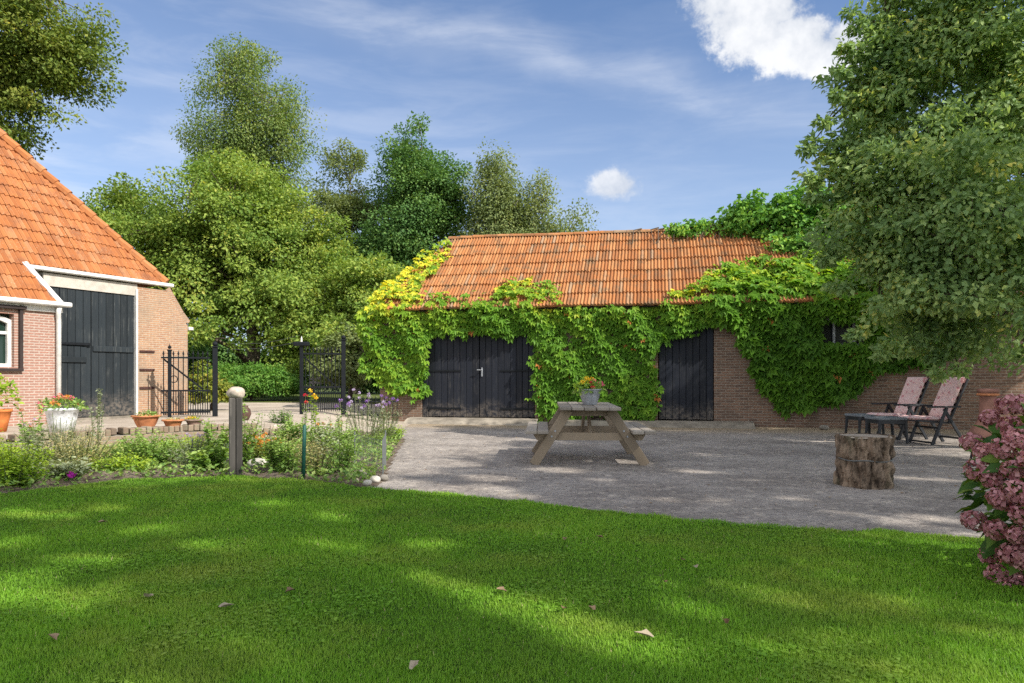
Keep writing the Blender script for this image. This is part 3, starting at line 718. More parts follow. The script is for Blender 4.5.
# --- the big tree leaning in at the right, and the neighbours whose shade falls on the lawn
tree('field_maple', 'large grey green maple overhanging the brick wall and garden chairs', (8.6, 10.6, 0),
     [L3(965, 110, 10.5, 95, 85, 2.0), L3(925, 175, 10.3, 85, 55, 1.6), L3(945, 240, 10.2, 95, 60, 1.6), L3(905, 290, 10.0, 52, 36, 1.0), L3(990, 300, 9.8, 70, 60, 1.4), L3(930, 335, 10.4, 34, 22, .8),
      L3(985, 20, 10.5, 95, 70, 1.9), L3(1090, 100, 10.8, 120, 170, 2.2), L3(885, 60, 10.6, 34, 52, .8), L3(1010, 360, 10.2, 40, 34, 1.0), L3(855, 205, 10.4, 32, 28, .7), L3(868, 120, 10.5, 34, 36, .8), L3(858, 70, 10.5, 24, 34, .6), L3(915, -20, 10.5, 56, 46, 1.0), L3(838, 170, 10.4, 26, 22, .6), L3(835, 235, 10.3, 26, 30, .7), L3(985, 250, 10.2, 70, 70, 1.4), L3(978, 238, 9.6, 48, 44, .8), L3(940, 205, 9.8, 44, 36, .8), (11.8, 12.2, 5.2, 2.4, 2.2, 2.6)],
     1750, 92, .092, M['leaf_right'], M['bark'], .22, (.22, .42), .45, seed=41, nlimb=44, trunk_top=5.2, bough=8, bz=.34, holes=[h for h in HOLES if h[1] > 6.5],
     sprigs=[tuple(at(px, py, 10.2)) for px, py in ((836, 92), (828, 122), (812, 148), (806, 178), (843, 48), (852, 16), (818, 200), (826, 262), (838, 292), (850, 338), (880, 362), (928, 372), (846, 70), (822, 140), (840, 250), (965, 366), (905, 352), (862, 30))])
tree('willow_tree', 'silvery narrow leaved willow branches hanging into the top right corner', (8.2, 6.6, 0),
     [(6.6, 6.9, 5.3, 1.1, .9, .8), (7.9, 6.6, 6.3, 1.6, 1.4, 1.6), (5.7, 7.0, 5.0, .5, .6, .35), (6.4, 7.1, 4.2, .7, .6, .6), (7.6, 6.4, 4.3, 1.0, 1.2, .9)], 150, 110, .12, M['leaf_willow'], M['bark'], .16, (.25, .5), .7, tpl=SLIM, seed=43, nlimb=16, holes=HOLES)
def shift(lb, k): return [(x + .83 * k, y - .56 * k, z + .84 * k, a, b, c) for x, y, z, a, b, c in lb]
SHADE = (('lime_tree', 'tall broad lime beyond the lawn whose crown shades the grass', (10.6, -4.2, 0), shift([(6.4, -1.5, 9.0, 3.9, 3.4, 2.4), (4.4, -.5, 9.4, 2.4, 2.0, 1.5), (8.4, .1, 8.0, 2.6, 2.2, 2.2), (7.0, -3.0, 8.5, 3, 2.5, 2.4)], 4), 260, 47),
         ('oak_tree', 'tall spreading oak at the right of the courtyard casting broken shade', (14.0, .8, 0), shift([(9.6, 3.4, 7.4, 2.9, 2.4, 1.9), (11.4, 4.6, 8.0, 2.4, 1.8, 1.8), (10.2, 1.8, 8.4, 2.6, 2.0, 2.0), (9.8, 4.6, 5.2, 1.6, 1.3, 1.0)], 4), 230, 49))
for nm, lab, bs, lb, nc, sd_ in SHADE:
    tree(nm, lab, bs, lb, nc, 170, .15, M['leaf_maple'], M['bark'], .35, (.5, .9), .35, seed=sd_, nlimb=20, bough=3, holes=HOLES)

# ------------------------------------------------------------------ roof tiles
def tile_field(xlim, r0, r1, row, tw, wave, lip, samples=6):
    """rows of pantiles in roof coordinates: x along eave, r up the slope, h proud of the slope"""
    vs = []; fs = []; at_ = []
    nr = int(math.ceil((r1 - r0) / row - 1e-6))
    for i in range(nr):
        a_, b_ = r0 + i * row, min(r1, r0 + (i + 1) * row + .02)
        x0, x1 = xlim(a_ + row / 2); nt_ = int((x1 - x0) / tw) + 1
        for j in range(nt_):
            tone = random.random(); dz = random.uniform(-.006, .006); dr = random.uniform(-.014, .014) - (.05 if random.random() < .012 else 0); base = len(vs)
            for k in range(samples + 1):
                t = k / samples
                h = wave * (.5 - .5 * math.cos(2 * math.pi * t)) ** .8 if samples > 2 else 0
                x = x0 + (j + t * .98) * tw
                xa = min(max(x, xlim(a_)[0]), xlim(a_)[1]); xb = min(max(x, xlim(b_)[0]), xlim(b_)[1])
                vs += [(xa, a_ + dr, 0.0), (xa, a_ + dr, h + lip + dz), (xb, b_, h + .004 + dz)]
            for k in range(samples):
                q_ = base + 3 * k
                fs.append((q_, q_ + 3, q_ + 4, q_ + 1)); fs.append((q_ + 1, q_ + 4, q_ + 5, q_ + 2)); at_ += [tone, tone]
    return np.array(vs), np.array(fs), at_

# ------------------------------------------------------------------ barn
BX0, BY0 = -3.34, 17.73; BANG = math.atan2(-.2126, 1)
bu = np.array((math.cos(BANG), math.sin(BANG))); bn = np.array((-math.sin(BANG), math.cos(BANG)))
barn = empty('brick_barn', (BX0, BY0, 0), BANG, 'long low dark brick barn with orange pantile roof and black plank doors', 'barn')
BL = 17.0; EZ = 2.9; RZ = 5.0; RT = 2.6
def barn_px(px, py=None, off=0.0):
    """pixel -> barn facade coordinates (a along, z) on the plane y_local = off"""
    k = (px - 512) / F
    # X = BX0 + bu0 a + bn0 off ; Y = BY0 + bu1 a + bn1 off ; X = k Y
    a_ = (k * (BY0 + bn[1] * off) - BX0 - bn[0] * off) / (bu[0] - k * bu[1])
    Y = BY0 + bu[1] * a_ + bn[1] * off
    return a_, (CH + (HY - py) / F * Y if py is not None else None)
dx0, dx1 = barn_px(422)[0], barn_px(535)[0]; sx0, sx1 = barn_px(658)[0], barn_px(714)[0]
DZ0 = .13; DZ1 = 2.42
wx0, wz1 = barn_px(812, 318); wx1, wz0 = barn_px(868, 346)
# wall built from panels round the openings (thickness .3, inward +y)
mb = MB()
def wp(x0, x1, z0, z1, y0=0, y1=.3): mb.box(((x0 + x1) / 2, (y0 + y1) / 2, (z0 + z1) / 2), (x1 - x0, y1 - y0, z1 - z0))
wp(0, dx0, 0, EZ); wp(dx0, dx1, DZ1, EZ); wp(dx1, sx0, 0, EZ); wp(sx0, sx1, DZ1, EZ); wp(sx1, wx0, 0, EZ); wp(wx0, wx1, 0, wz0); wp(wx0, wx1, wz1, EZ); wp(wx1, BL, 0, EZ)
gp = [(0.3, 0), (2 * RT, 0), (2 * RT, EZ), (RT, RZ - .12), (.3, EZ + .2)]
for x0 in (0.0, BL - .3):
    gp = [(0.3, 0), (2 * RT, 0), (2 * RT, EZ), (RT, RZ - .12), (.3, EZ + .2)] if x0 > 1 else [(.3, 0), (2 * RT, 0), (2 * RT, EZ - .02), (.3, EZ - .02)]
    n = len(gp); mb.add([(x0, y, z) for y, z in gp] + [(x0 + .3, y, z) for y, z in gp], [tuple(range(n)), tuple(range(n, 2 * n))[::-1]] + [((i + 1) % n, i, n + i, n + (i + 1) % n) for i in range(n)])
mb.box((BL / 2, 2 * RT - .15, EZ / 2), (BL - .6, .3, EZ))
mb.build('wall', M['barn_brick'], barn)
# floor inside, dark
mb = MB(); mb.box((BL / 2, RT, .02), (BL - .6, 2 * RT - .7, .04)); mb.build('interior_floor', M['concrete'], barn)
# roof slopes
pitch = math.atan2(RZ - EZ, RT); SL = math.hypot(RZ - EZ, RT)
HIPX = 1.02
def hipx(r): return (HIPX * max(0, r) / SL, BL + .2)
E0 = .28  # eave overhang along slope
def roof_to_local(A, front=True):
    x, r, h = A[:, 0], A[:, 1], A[:, 2]; c_, s_ = math.cos(pitch), math.sin(pitch)
    y = r * c_ - h * s_; z = EZ + .06 + r * s_ + h * c_
    # an old roof sags a little between trusses
    z = z + .018 * np.sin(x * .7 + .6) * np.clip(r / SL, 0, 1) - .008 * np.sin(x * 2.1)
    if not front: y = 2 * RT - y
    return np.column_stack([x, y, z])
v, f, a_ = tile_field(hipx, -E0, SL, .515, .082, .042, .034, 6)
a_ = np.array(a_)
roof = raw_mesh('roof', roof_to_local(v), f, M['barn_tile'], barn, a_, False)
# rear slope and hipped end as boarded sheets
P_ = np.array([(0, -E0, 0), (BL + .2, -E0, 0), (BL + .2, SL, 0), (HIPX, SL, 0)], float)
raw_mesh('rear_roof', roof_to_local(P_, False), [(0, 3, 2, 1)], M['barn_tile'], barn)
Pu = P_.copy(); Pu[:, 2] = -.05
raw_mesh('roof_boarding', roof_to_local(Pu), [(0, 1, 2, 3)], M['dark_frame'], barn)
raw_mesh('hip_end', np.array([(0, -.2, EZ - .1), (0, 2 * RT + .2, EZ - .1), (HIPX, RT, RZ)]), [(0, 2, 1)], M['barn_tile'], barn)
mb = MB()
nrt = int((BL - HIPX) / .36)
for i in range(nrt):
    x = HIPX + i * .36; zc = RZ + .075 + .018 * math.sin(x * .7 + .6) - .008 * math.sin(x * 2.1)
    vs = []; 
    for e, rr in ((0, .115), (.385, .10)):
        for k in range(8):
            t = math.pi * k / 7; vs.append((x + e, RT + rr * math.cos(t), zc + rr * .8 * math.sin(t) - .03 + random.uniform(-.004, .004)))
    mb.add(vs, [(k, k + 1, 8 + k + 1, 8 + k) for k in range(7)] + [tuple(range(8)), tuple(range(8, 16))[::-1]])
mb.build('ridge', M['barn_tile'], roof)
# doors
def plank_door(name, x0, x1, z0, z1, parent, yy=.05, t=.05, pw=.155, matn='door_dark', rails=()):
    mb = MB(); n = max(2, round((x1 - x0) / pw)); w = (x1 - x0) / n
    for i in range(n): mb.box((x0 + (i + .5) * w, yy + random.uniform(-.004, .004), (z0 + z1) / 2 + random.uniform(-.006, .006)), (w - .007, t, z1 - z0 - .02), None, .007)
    mb.box(((x0 + x1) / 2, yy + t / 2 + .012, (z0 + z1) / 2), (x1 - x0 - .01, .02, z1 - z0 - .03))
    for rz_ in rails: mb.box(((x0 + x1) / 2, yy - t / 2 - .014, rz_), (x1 - x0 - .04, .03, .11), None, .006)
    return mb.build(name, M[matn], parent)
mid = (dx0 + dx1) / 2 + .04
d_a = plank_door('door', dx0 + .16, mid - .006, DZ0, DZ1, barn); d_b = plank_door('door', mid + .006, dx1 - .01, DZ0, DZ1, barn)
d_c = plank_door('door', sx0 + .02, sx1 - .01, DZ0, DZ1, barn)
mb = MB(); mb.box((dx0 + .08, .06, (DZ0 + DZ1) / 2), (.15, .1, DZ1 - DZ0), None, .008); mb.build('door_post', M['door_dark'], barn)
hx, hz_ = barn_px(484, 372, .0)
mb = MB(); mb.box((mid + .07, .012, hz_), (.035, .014, .22), None, .004); mb.tube([(mid + .07, .01, hz_ + .05), (mid + .07, -.05, hz_ + .05), (mid - .04, -.05, hz_ + .05)], .012, 6); mb.build('handle', M['zinc'], d_b)
for dd_, xa in ((d_a, dx0 + .17), (d_b, dx1 - .02)):
    for zz in (DZ0 + .22, DZ0 + 1.15):
        mb = MB(); s_ = 1 if xa < mid else -1; mb.box((xa + s_ * .42, .012, zz), (.84, .012, .045), None, .003); mb.tube([(xa, .0, zz - .05), (xa, .0, zz + .05)], .016, 6); mb.build('hinge', M['iron'], dd_)
# window with bars
mb = MB(); mb.box(((wx0 + wx1) / 2, .2, (wz0 + wz1) / 2), (wx1 - wx0 - .02, .02, wz1 - wz0 - .02)); win = mb.build('window', M['barn_glass'], barn)
mb = MB()
for px in (834, 854, 872): mb.box((barn_px(px, None, .1)[0], .12, (wz0 + wz1) / 2), (.055, .05, wz1 - wz0 - .01), None, .005)
for z_ in (wz0 + .03, wz1 - .03): mb.box(((wx0 + wx1) / 2, .155, z_), (wx1 - wx0 - .02, .05, .05), None, .004)
mb.build('frame', M['zinc'], win)
mb = MB(); mb.box(((wx0 + wx1) / 2, -.01, wz0 - .03), (wx1 - wx0 + .1, .14, .05), None, .008); mb.build('sill', M['stone_grey'], win)
# worn concrete step along the doors
def apron(x0, x1, y0, z, name, label):
    root = None
    nx = 40; vs = []; fs = []
    for i in range(nx + 1):
        x = x0 + (x1 - x0) * i / nx; j = .05 * math.sin(i * 1.7) + .04 * math.sin(i * .6 + 2)
        vs += [(x, -.003, z), (x, y0 + .22 + j * .6, z - .01), (x, y0 + .08 + j * .6, z - .05), (x, y0 - .12 + j, -.01)]
    for i in range(nx):
        for k in range(3): fs.append((i * 4 + k, i * 4 + k + 1, (i + 1) * 4 + k + 1, (i + 1) * 4 + k))
    for e in (0, nx): fs.append(tuple(e * 4 + k for k in range(4)))
    o_ = raw_mesh(name, np.array(vs), fs, M['concrete'], None, None, True)
    o_.location = (BX0, BY0, 0); o_.rotation_euler = (0, 0, BANG)
    return setp(o_, label, 'step')
apron(dx0 - .25, dx1 + .1, -.62, .125, 'concrete_step', 'worn concrete step along the foot of the wide double door')
apron(dx1 + .5, barn_px(752)[0], -.55, .12, 'concrete_step', 'crumbling concrete step below the single door and brick wall')

# --- creeper on the barn, sampled on the real wall and roof planes
CRE = [(366, 300), (380, 292), (405, 272), (425, 256), (445, 240), (453, 246), (446, 262), (430, 280), (416, 298), (428, 303), (440, 296), (462, 301), (485, 304), (497, 300), (500, 287), (520, 281), (545, 286), (560, 292), (566, 307), (585, 311), (612, 308), (640, 311), (657, 305),
       (668, 297), (690, 290), (702, 284), (710, 274), (728, 268), (745, 262), (755, 258), (772, 268), (788, 264), (800, 256), (850, 246), (910, 250), (960, 290), (965, 345), (930, 362), (905, 366), (880, 368), (858, 385), (842, 398), (818, 402), (800, 408), (780, 408), (765, 396), (756, 380),
       (752, 362), (742, 345), (732, 330), (724, 322), (705, 327), (690, 335), (668, 338), (658, 348), (655, 375), (660, 395), (657, 412), (648, 419), (620, 418), (600, 415), (575, 418), (545, 420), (533, 408), (537, 380), (533, 362), (538, 342), (528, 332), (505, 336), (480, 332), (455, 336), (438, 334), (429, 342),
       (430, 362), (425, 378), (428, 392), (420, 400), (408, 392), (396, 394), (384, 384), (372, 380), (364, 366), (368, 345), (360, 325)]
HOLE = [(818, 322), (862, 322), (866, 344), (820, 344)]
g = np.random.default_rng(5)
Pp = np.column_stack([g.uniform(355, 970, 120000), g.uniform(236, 424, 120000)])
# ragged outline: jitter the test point
k = inpoly(Pp + g.normal(size=Pp.shape) * 2.2, CRE) & ~inpoly(Pp, HOLE)
Pp = Pp[k][:11500]
creeper = empty('virginia_creeper', (BX0, BY0, 0), BANG, 'bright green creeper draped over the barn front and roof edge', 'creeper')
loc = []; nrmv = []
c_, s_ = math.cos(pitch), math.sin(pitch)
for px, py in Pp:
    a1, z1 = barn_px(px, py, 0)
    if z1 < EZ + .05: loc.append((a1, 0.0, z1)); nrmv.append((0, -1, .12)); continue
    # roof plane in barn coords: (y*s - (z-EZ-.06)*c)=0
    D_ = np.array(((px - 512) / F, 1.0, (HY - py) / F)); dl = np.array((D_[:2] @ bu, D_[:2] @ bn, D_[2]))
    o_ = np.array(((np.array((0, 0)) - (BX0, BY0)) @ bu, (np.array((0, 0)) - (BX0, BY0)) @ bn, CH))
    t = -(o_[1] * s_ - (o_[2] - EZ - .06) * c_) / (dl[1] * s_ - dl[2] * c_)
    q_ = o_ + t * dl; q_[0] = max(q_[0], HIPX * max(0, q_[1]) / RT - .25)
    loc.append(tuple(q_)); nrmv.append((0, -s_, c_))
loc = np.array(loc); nrmv = norm(np.array(nrmv)); n = len(loc)
# bulging depth: broad swells plus a soft lip over the eave
bul = .13 + .08 * np.sin(loc[:, 0] * 2.3 + 1) * np.sin(loc[:, 2] * 2.9) + .07 * np.sin(loc[:, 0] * 5.7 + loc[:, 2] * 4.1)
bul += .10 * np.exp(-((loc[:, 2] - EZ + .1) / .38) ** 2)
dep = np.clip(bul, .05, .6) * (g.random(n) ** .6) + .02
Pn = loc + nrmv * dep[:, None]
onroof = nrmv[:, 2] > .5
T = np.column_stack([g.normal(size=n) * .55, -.55 - .35 * g.random(n), np.where(onroof, -.35, -.80) + g.normal(size=n) * .3])
Nn = nrmv * 1.0 + g.normal(size=(n, 3)) * .42 + np.array((.25, 0, .60))
patch = .5 + .5 * np.sin(loc[:, 0] * 1.9 + 2 * np.sin(loc[:, 2] * 2.2)) 
# sunlit yellow painted into roof, eave and left-end leaves, right end darker
sm = lambda x, a, b: np.clip((x - a) / (b - a), 0, 1) ** 2 * (3 - 2 * np.clip((x - a) / (b - a), 0, 1))
sun_tint = np.where(onroof, .26 + .10 * sm(loc[:, 2], EZ, EZ + .8), .24 * sm(loc[:, 2], 2.0, 2.9)) * (.5 + g.random(n))
val = .10 + .36 * g.random(n) + .16 * patch + sun_tint + .20 * sm(loc[:, 0], 2.2, -.2) - .16 * sm(loc[:, 0], 7.0, 8.8) + np.where(onroof, .12, 0) * sm(loc[:, 0], 6.5, 7.5) * sm(loc[:, 0], 9.6, 8.6)
val = np.clip(val, 0, .97); val[g.random(n) < .006] = 1.0
sz_ = np.where(loc[:, 0] > 8.2, .20, .150) * (.40 + .85 * g.random(n) ** 1.2)
leaves('foliage', Pn, T, Nn, sz_, val, CREEP, M['leaf_creeper'], creeper)
mb = MB(); pr = random.Random(4)
for i in range(46):
    j = pr.randrange(n)
    x, y, z = loc[j]
    if onroof[j]: continue
    zz = [z * (1 - q / 5) for q in range(6)]
    if wx0 - .2 < x < wx1 + .2 or dx0 < x < dx1 or sx0 < x < sx1: continue
    if min(zz) < .0: continue
    if x > barn_px(720)[0] or x < dx0: zz = [z + .3 * (EZ - z) / 1 * q / 5 for q in range(6)]
    mb.tube([(x + .08 * math.sin(q * 1.9 + i), -.02 - .01 * (q % 2), h_) for q, h_ in enumerate(zz)], [.008, .010, .012, .014, .016, .02], 5)
mb.build('stem', M['bark'], creeper)

# --- ivy mound on the ridge
ivy = empty('ivy_mound', (BX0, BY0, 0), BANG, 'green ivy heaped over the right end of the barn ridge', 'ivy')
def ridge_lobe(px, py, rx, ry, off=RT, rd=.8):
    a1, z1 = barn_px(px, py, off); Y = BY0 + bu[1] * a1 + bn[1] * off; k = Y / F
    return (a1, off, z1, rx * k, rd, ry * k)
lob = [ridge_lobe(690, 234, 30, 9, RT - .1, .35), ridge_lobe(690, 234, 30, 9, RT - .1, .35), ridge_lobe(722, 233, 28, 15, RT, .5), ridge_lobe(742, 228, 24, 20, RT, .6), ridge_lobe(765, 222, 38, 30, RT, .9), ridge_lobe(805, 222, 36, 34, RT, 1.0), ridge_lobe(835, 212, 36, 32, RT, 1.0), ridge_lobe(850, 235, 50, 42, RT - .3, 1.1), ridge_lobe(900, 235, 60, 50, RT - .3, 1.2), ridge_lobe(800, 248, 40, 14, RT - .8, .5)]
lob = np.array(lob); ncl = 760; vol = lob[:, 3] * lob[:, 5]; pick = g.choice(len(lob), ncl, p=vol / vol.sum())
C = lob[pick, :3] + norm(g.normal(size=(ncl, 3))) * (.55 + .45 * g.random((ncl, 1))) * lob[pick, 3:6]
P, T, Nn, s, v = clumps_to_leaves(C, .14 + .16 * g.random(ncl), 45, .105, .7, lob[:, :3].mean(0), .8, 77)
leaves('foliage', P, T, Nn, s, v, IVY, M['leaf_ivy'], ivy)
mb = MB()
for i in range(26):
    a1 = pr.uniform(6.4, 12.5); y0 = RT - pr.uniform(.0, .2)
    mb.tube([(a1, y0, RZ + .12), (a1 - .2, RT - .25, RZ + .05), (a1 - .3 + pr.uniform(-.2, .2), RT - .65, RZ - .42)], [.022, .014, .008], 5)
mb.build('stem', M['bark'], ivy)

# ------------------------------------------------------------------ farmhouse
HA = math.atan2(.90, .435)
house = empty('farm_house', (-8.1, 12.5, .3), HA, 'brick farmhouse with steep orange tiled hip roof and tall dark barn door', 'house')
PH = R(52); hc, hs = math.cos(PH), math.sin(PH); GZ = 2.12     # gutter height above the terrace
REC = .50; FZ = GZ + .63                                        # recess depth, fascia height
WX0, WX1, WZ0, WZ1 = -1.75, -.735, 1.0, 1.90
mb = MB()
def wp2(x0, x1, z0, z1, y0=0, y1=.28): mb.box(((x0 + x1) / 2, (y0 + y1) / 2, (z0 + z1) / 2), (x1 - x0, y1 - y0, z1 - z0))
wp2(-7, WX0, -.3, GZ); wp2(WX0, WX1, -.3, WZ0); wp2(WX0, WX1, WZ1, GZ); wp2(WX1, 0, -.3, GZ)
wp2(-.28, -.002, -.3, GZ, .28, REC + .1)
mb.build('wall', M['house_brick'], house)
# brick pier and side wall beyond the door
mb = MB(); poly = [(1.88, -.3), (3.10, -.3), (3.10, 1.96), (2.96, 2.12), (2.60, 2.64), (2.56, FZ - .06), (1.88, FZ - .06)]
mb.prism(poly, REC - .02, REC + .33); mb.box((2.62, REC + 4.4, 1.0), (.3, 8.1, 2.5)); mb.build('pier', M['pier_brick'], house)
mb = MB()
for (a_, b_) in (((2.60, 2.66), (2.96, 2.14)), ((2.96, 2.14), (3.14, 1.94))): mb.beam((a_[0], REC + .155, a_[1]), (b_[0], REC + .155, b_[1]), .42, .05, (0, 1, 0))
mb.build('coping', M['pier_brick'], house)
for z_ in (1.36, .98, .60): mb = MB(); mb.box((2.10, REC - .035, z_), (.34, .025, .045), None, .004); mb.build('wall_anchor', M['rust'], house)
# roof
def house_roof(A):
    x, r, h = A[:, 0], A[:, 1], A[:, 2]
    z = GZ + .06 + r * hs + h * hc + .02 * np.sin(x * 1.1 + r)
    return np.column_stack([x, r * hc - h * hs, z])
def hlim(r):
    x1 = 2.44 - (r - .99) * (1.964 / 3.53)
    if r < .80: x1 = -.02 - .30 * r
    return (-7.5, x1)
v1, f1, a1 = tile_field(lambda r: (-7.5, -.02 - .30 * max(r, -.1)), -.10, .80, .30, .085, .034, .026, 5)
v2, f2, a2 = tile_field(lambda r: (-7.5, 2.44 - (r - .99) * (1.964 / 3.53)), .80, 8.0, .30, .085, .034, .026, 5)
f = np.vstack([f1, f2 + len(v1)])
hroof = raw_mesh('roof', house_roof(np.vstack([v1, v2])), f, M['house_tile'], house, np.array(a1 + a2))
top = np.array([(-7.5, 8, 0), (2.44 - 7.01 * .5564, 8, 0), (2.55, .80, 0)], float)
T3 = house_roof(top)
# hip end, rear slope
hip = np.array([tuple(T3[2]), tuple(T3[1]), (2.55, 10.5, GZ + .5), (T3[1][0], 5.6, T3[1][2]), (-7.5, 5.6, T3[1][2]), (-7.5, 10.5, GZ + .5), tuple(T3[0])])
raw_mesh('rear_roof', hip, [(0, 2, 3, 1), (3, 2, 5, 4), (1, 3, 4, 6)], M['house_tile'], house)
Pu = np.array([(-7.5, -.08, -.05), (-.05, -.08, -.05), (-.3, .80, -.05), (2.5, .80, -.05), (2.44 - 7.01 * .5564, 8, -.05), (-7.5, 8, -.05)], float)
raw_mesh('roof_boarding', house_roof(Pu), [(0, 1, 2, 3, 4, 5)], M['dark_frame'], house)
mb = MB()
A0 = house_roof(np.array([(2.56, .80, .02)]))[0]; A1 = house_roof(np.array([(2.44 - 7.01 * .5564 + .02, 8, .02)]))[0]
A0, A1 = Vector(A0), Vector(A1); nh = 26
for i in range(nh):
    p_, q_ = A0.lerp(A1, i / nh), A0.lerp(A1, (i + 1.08) / nh); mb.tube([p_ + Vector((0, 0, .035)), q_ + Vector((0, 0, .015))], [.10, .085], 8)
mb.build('hip_tile', M['house_tile'], hroof)
# gutter, barge board, fascia, downpipe
mb = MB(); mb.box((-3.6, -.12, GZ - .0), (7.5, .12, .085), None, .02); mb.box((-3.6, -.025, GZ - .09), (7.3, .05, .10)); mb.build('gutter', M['white'], house)
mb = MB(); p_ = house_roof(np.array([(.02, -.12, .03), (-.30, .84, .03)])); mb.beam(p_[0], p_[1], .05, .10, (1, 0, 0)); mb.build('barge_board', M['white'], house)
mb = MB(); yf = house_roof(np.array([(0, .80, 0)]))[0]
mb.box((1.19, yf[1] - .06, yf[2] - .03), (2.98, .12, .075), None, .015); mb.build('fascia_gutter', M['white'], house)
mb = MB(); mb.box((.95, REC - .01, FZ - .135), (1.86, .04, .23)); mb.box((.95, REC + .12, FZ - .2), (1.9, .06, .5)); mb.build('fascia', M['cream'], house)
mb = MB(); mb.tube([(-.06, -.12, GZ - .06), (-.05, -.08, GZ - .16), (-.03, -.055, GZ - .28), (-.03, -.055, .0)], .042, 8); mb.build('downpipe', M['white'], house, True)
mb = MB(); mb.box((1.85, REC - .02, 1.28), (.042, .10, 2.7), None, .006); mb.build('door_frame', M['white'], house)
# the tall barn door with a wicket
DT = FZ - .24
d1_ = plank_door('door', .02, .92, .06, DT, house, REC + .02, .05, .16, 'door_grey', ()); d2_ = plank_door('door', .93, 1.825, .06, DT, house, REC + .02, .05, .16, 'door_grey', (1.38,))
wk = plank_door('wicket_door', .08, .82, .14, 1.42, d1_, REC - .025, .03, .13, 'door_grey', (1.16,))
mb = MB(); mb.box((.48, REC - .05, 1.46), (.82, .03, .05), None, .004); mb.build('strap_hinge', M['iron'], d1_)
mb = MB(); mb.box((.92, REC - .02, .02), (1.9, .16, .06)); mb.build('threshold', M['concrete'], house)
mb = MB(); mb.box((.92, REC - .016, .20), (1.78, .025, .28), None, .004); mb.build('kick_board', M['door_grey'], house)
# window: arched white frame in a dark surround
mb = MB(); mb.box(((WX0 + WX1) / 2, .16, (WZ0 + WZ1) / 2), (WX1 - WX0, .02, WZ1 - WZ0)); wn = mb.build('window', M['glass'], house)
def arch(x0, x1, z0, z1, rise, n=9): return [(x0, z0), (x1, z0)] + [(x1 + (x0 - x1) * t / n, z1 - rise + rise * math.sin(math.pi * t / n) ** .8) for t in range(n + 1)]
def arch_ring(x0, x1, z0, z1, rise, w, y0, y1, m, name, par):
    o_, i_ = arch(x0, x1, z0, z1, rise), arch(x0 + w, x1 - w, z0 + w, z1 - w, rise); n = len(o_)
    vs = [(x, y0, z) for x, z in o_] + [(x, y0, z) for x, z in i_] + [(x, y1, z) for x, z in o_] + [(x, y1, z) for x, z in i_]; fs = []
    for k in range(n):
        j = (k + 1) % n; fs += [(k, j, n + j, n + k), (n + k, n + j, 3 * n + j, 3 * n + k), (j, k, 2 * n + k, 2 * n + j)]
    return raw_mesh(name, np.array(vs), fs, m, par)
arch_ring(WX0, WX1, WZ0, WZ1, .10, .06, .08, .14, M['white'], 'frame', wn)
mb = MB(); mb.box(((WX0 + WX1) / 2, .13, (WZ0 + WZ1) / 2), (.05, .04, WZ1 - WZ0 - .1)); mb.box(((WX0 + WX1) / 2, .13, WZ1 - .32), (WX1 - WX0 - .1, .04, .05)); mb.build('glazing_bar', M['white'], wn)
mb = MB(); mb.box((WX1 + .09, -.03, (WZ0 + WZ1) / 2 + .04), (.055, .06, WZ1 - WZ0 + .22), None, .006); mb.box((WX0 - .09, -.03, (WZ0 + WZ1) / 2 + .04), (.055, .06, WZ1 - WZ0 + .22), None, .006)
mb.box(((WX0 + WX1) / 2, -.03, WZ0 - .045), (WX1 - WX0 + .24, .08, .05), None, .006); mb.box(((WX0 + WX1) / 2 - .02, -.04, WZ1 + .11), (WX1 - WX0 + .36, .09, .06), None, .006)
mb.build('surround', M['dark_frame'], wn)
# lamp on the pier corner
lp = empty('wall_lamp', tuple(house.location), HA, 'small white wall lamp on the outer corner of the brick pier', 'lamp')
mb = MB(); mb.box((3.17, REC + .02, 1.90), (.12, .16, .07), None, .01); mb.build('lamp_head', M['white'], lp)
mb = MB(); mb.box((3.115, REC + .02, 1.95), (.03, .05, .16), None, .005); mb.build('bracket', M['grey_metal'], lp)

# garden wall holding up the terrace
gw = empty('garden_wall', (0, 0, 0), 0, 'low weathered brick wall along the front of the terrace', 'wall')
pts = [(-9, 7.55), (-7.6, 8.0), (-6.8, 9.3), (-6.13, 10.4), (-5.33, 11.4), (-4.3, 11.86), (-3.75, 12.08)]
mb = MB(); cp = MB()
for (x0, y0), (x1, y1) in zip(pts[:-1], pts[1:]):
    Ls = math.hypot(x1 - x0, y1 - y0); an = math.atan2(y1 - y0, x1 - x0); zt = hz((x0 + x1) / 2) - .045
    mb.box(((x0 + x1) / 2, (y0 + y1) / 2 - .08, zt / 2 - .05), (Ls + .05, .20, zt + .10), an)
    nb = int(Ls / .085)
    for i in range(nb):
        t = (i + .5) / nb
        if random.random() < .03: continue
        cp.box((x0 + (x1 - x0) * t, y0 + (y1 - y0) * t - .085 + random.uniform(-.015, .015), zt + .055 + random.uniform(-.012, .012)), (.079, .21, .10), an + random.uniform(-.04, .04), .010)
mb.build('wall', M['low_brick'], gw); 
m, nt, p = mat('coping bricks', .92, .15); oc = ocoord(nt)
cc_ = ramp(nt, attr(nt), [(0, (.15, .115, .09)), (.4, (.25, .18, .13)), (.7, (.30, .225, .165)), (1, (.36, .30, .23))])
nt.links.new(mixc(nt, mth(nt, 'MULTIPLY', mrange(nt, noise(nt, oc, 9, 5), .45, .65), .6), cc_, (.20, .19, .13)), p.inputs['Base Color']); bump(nt, p, noise(nt, oc, 40, 4), .5, .01)
M['coping'] = m
cp.build('coping', m, gw)
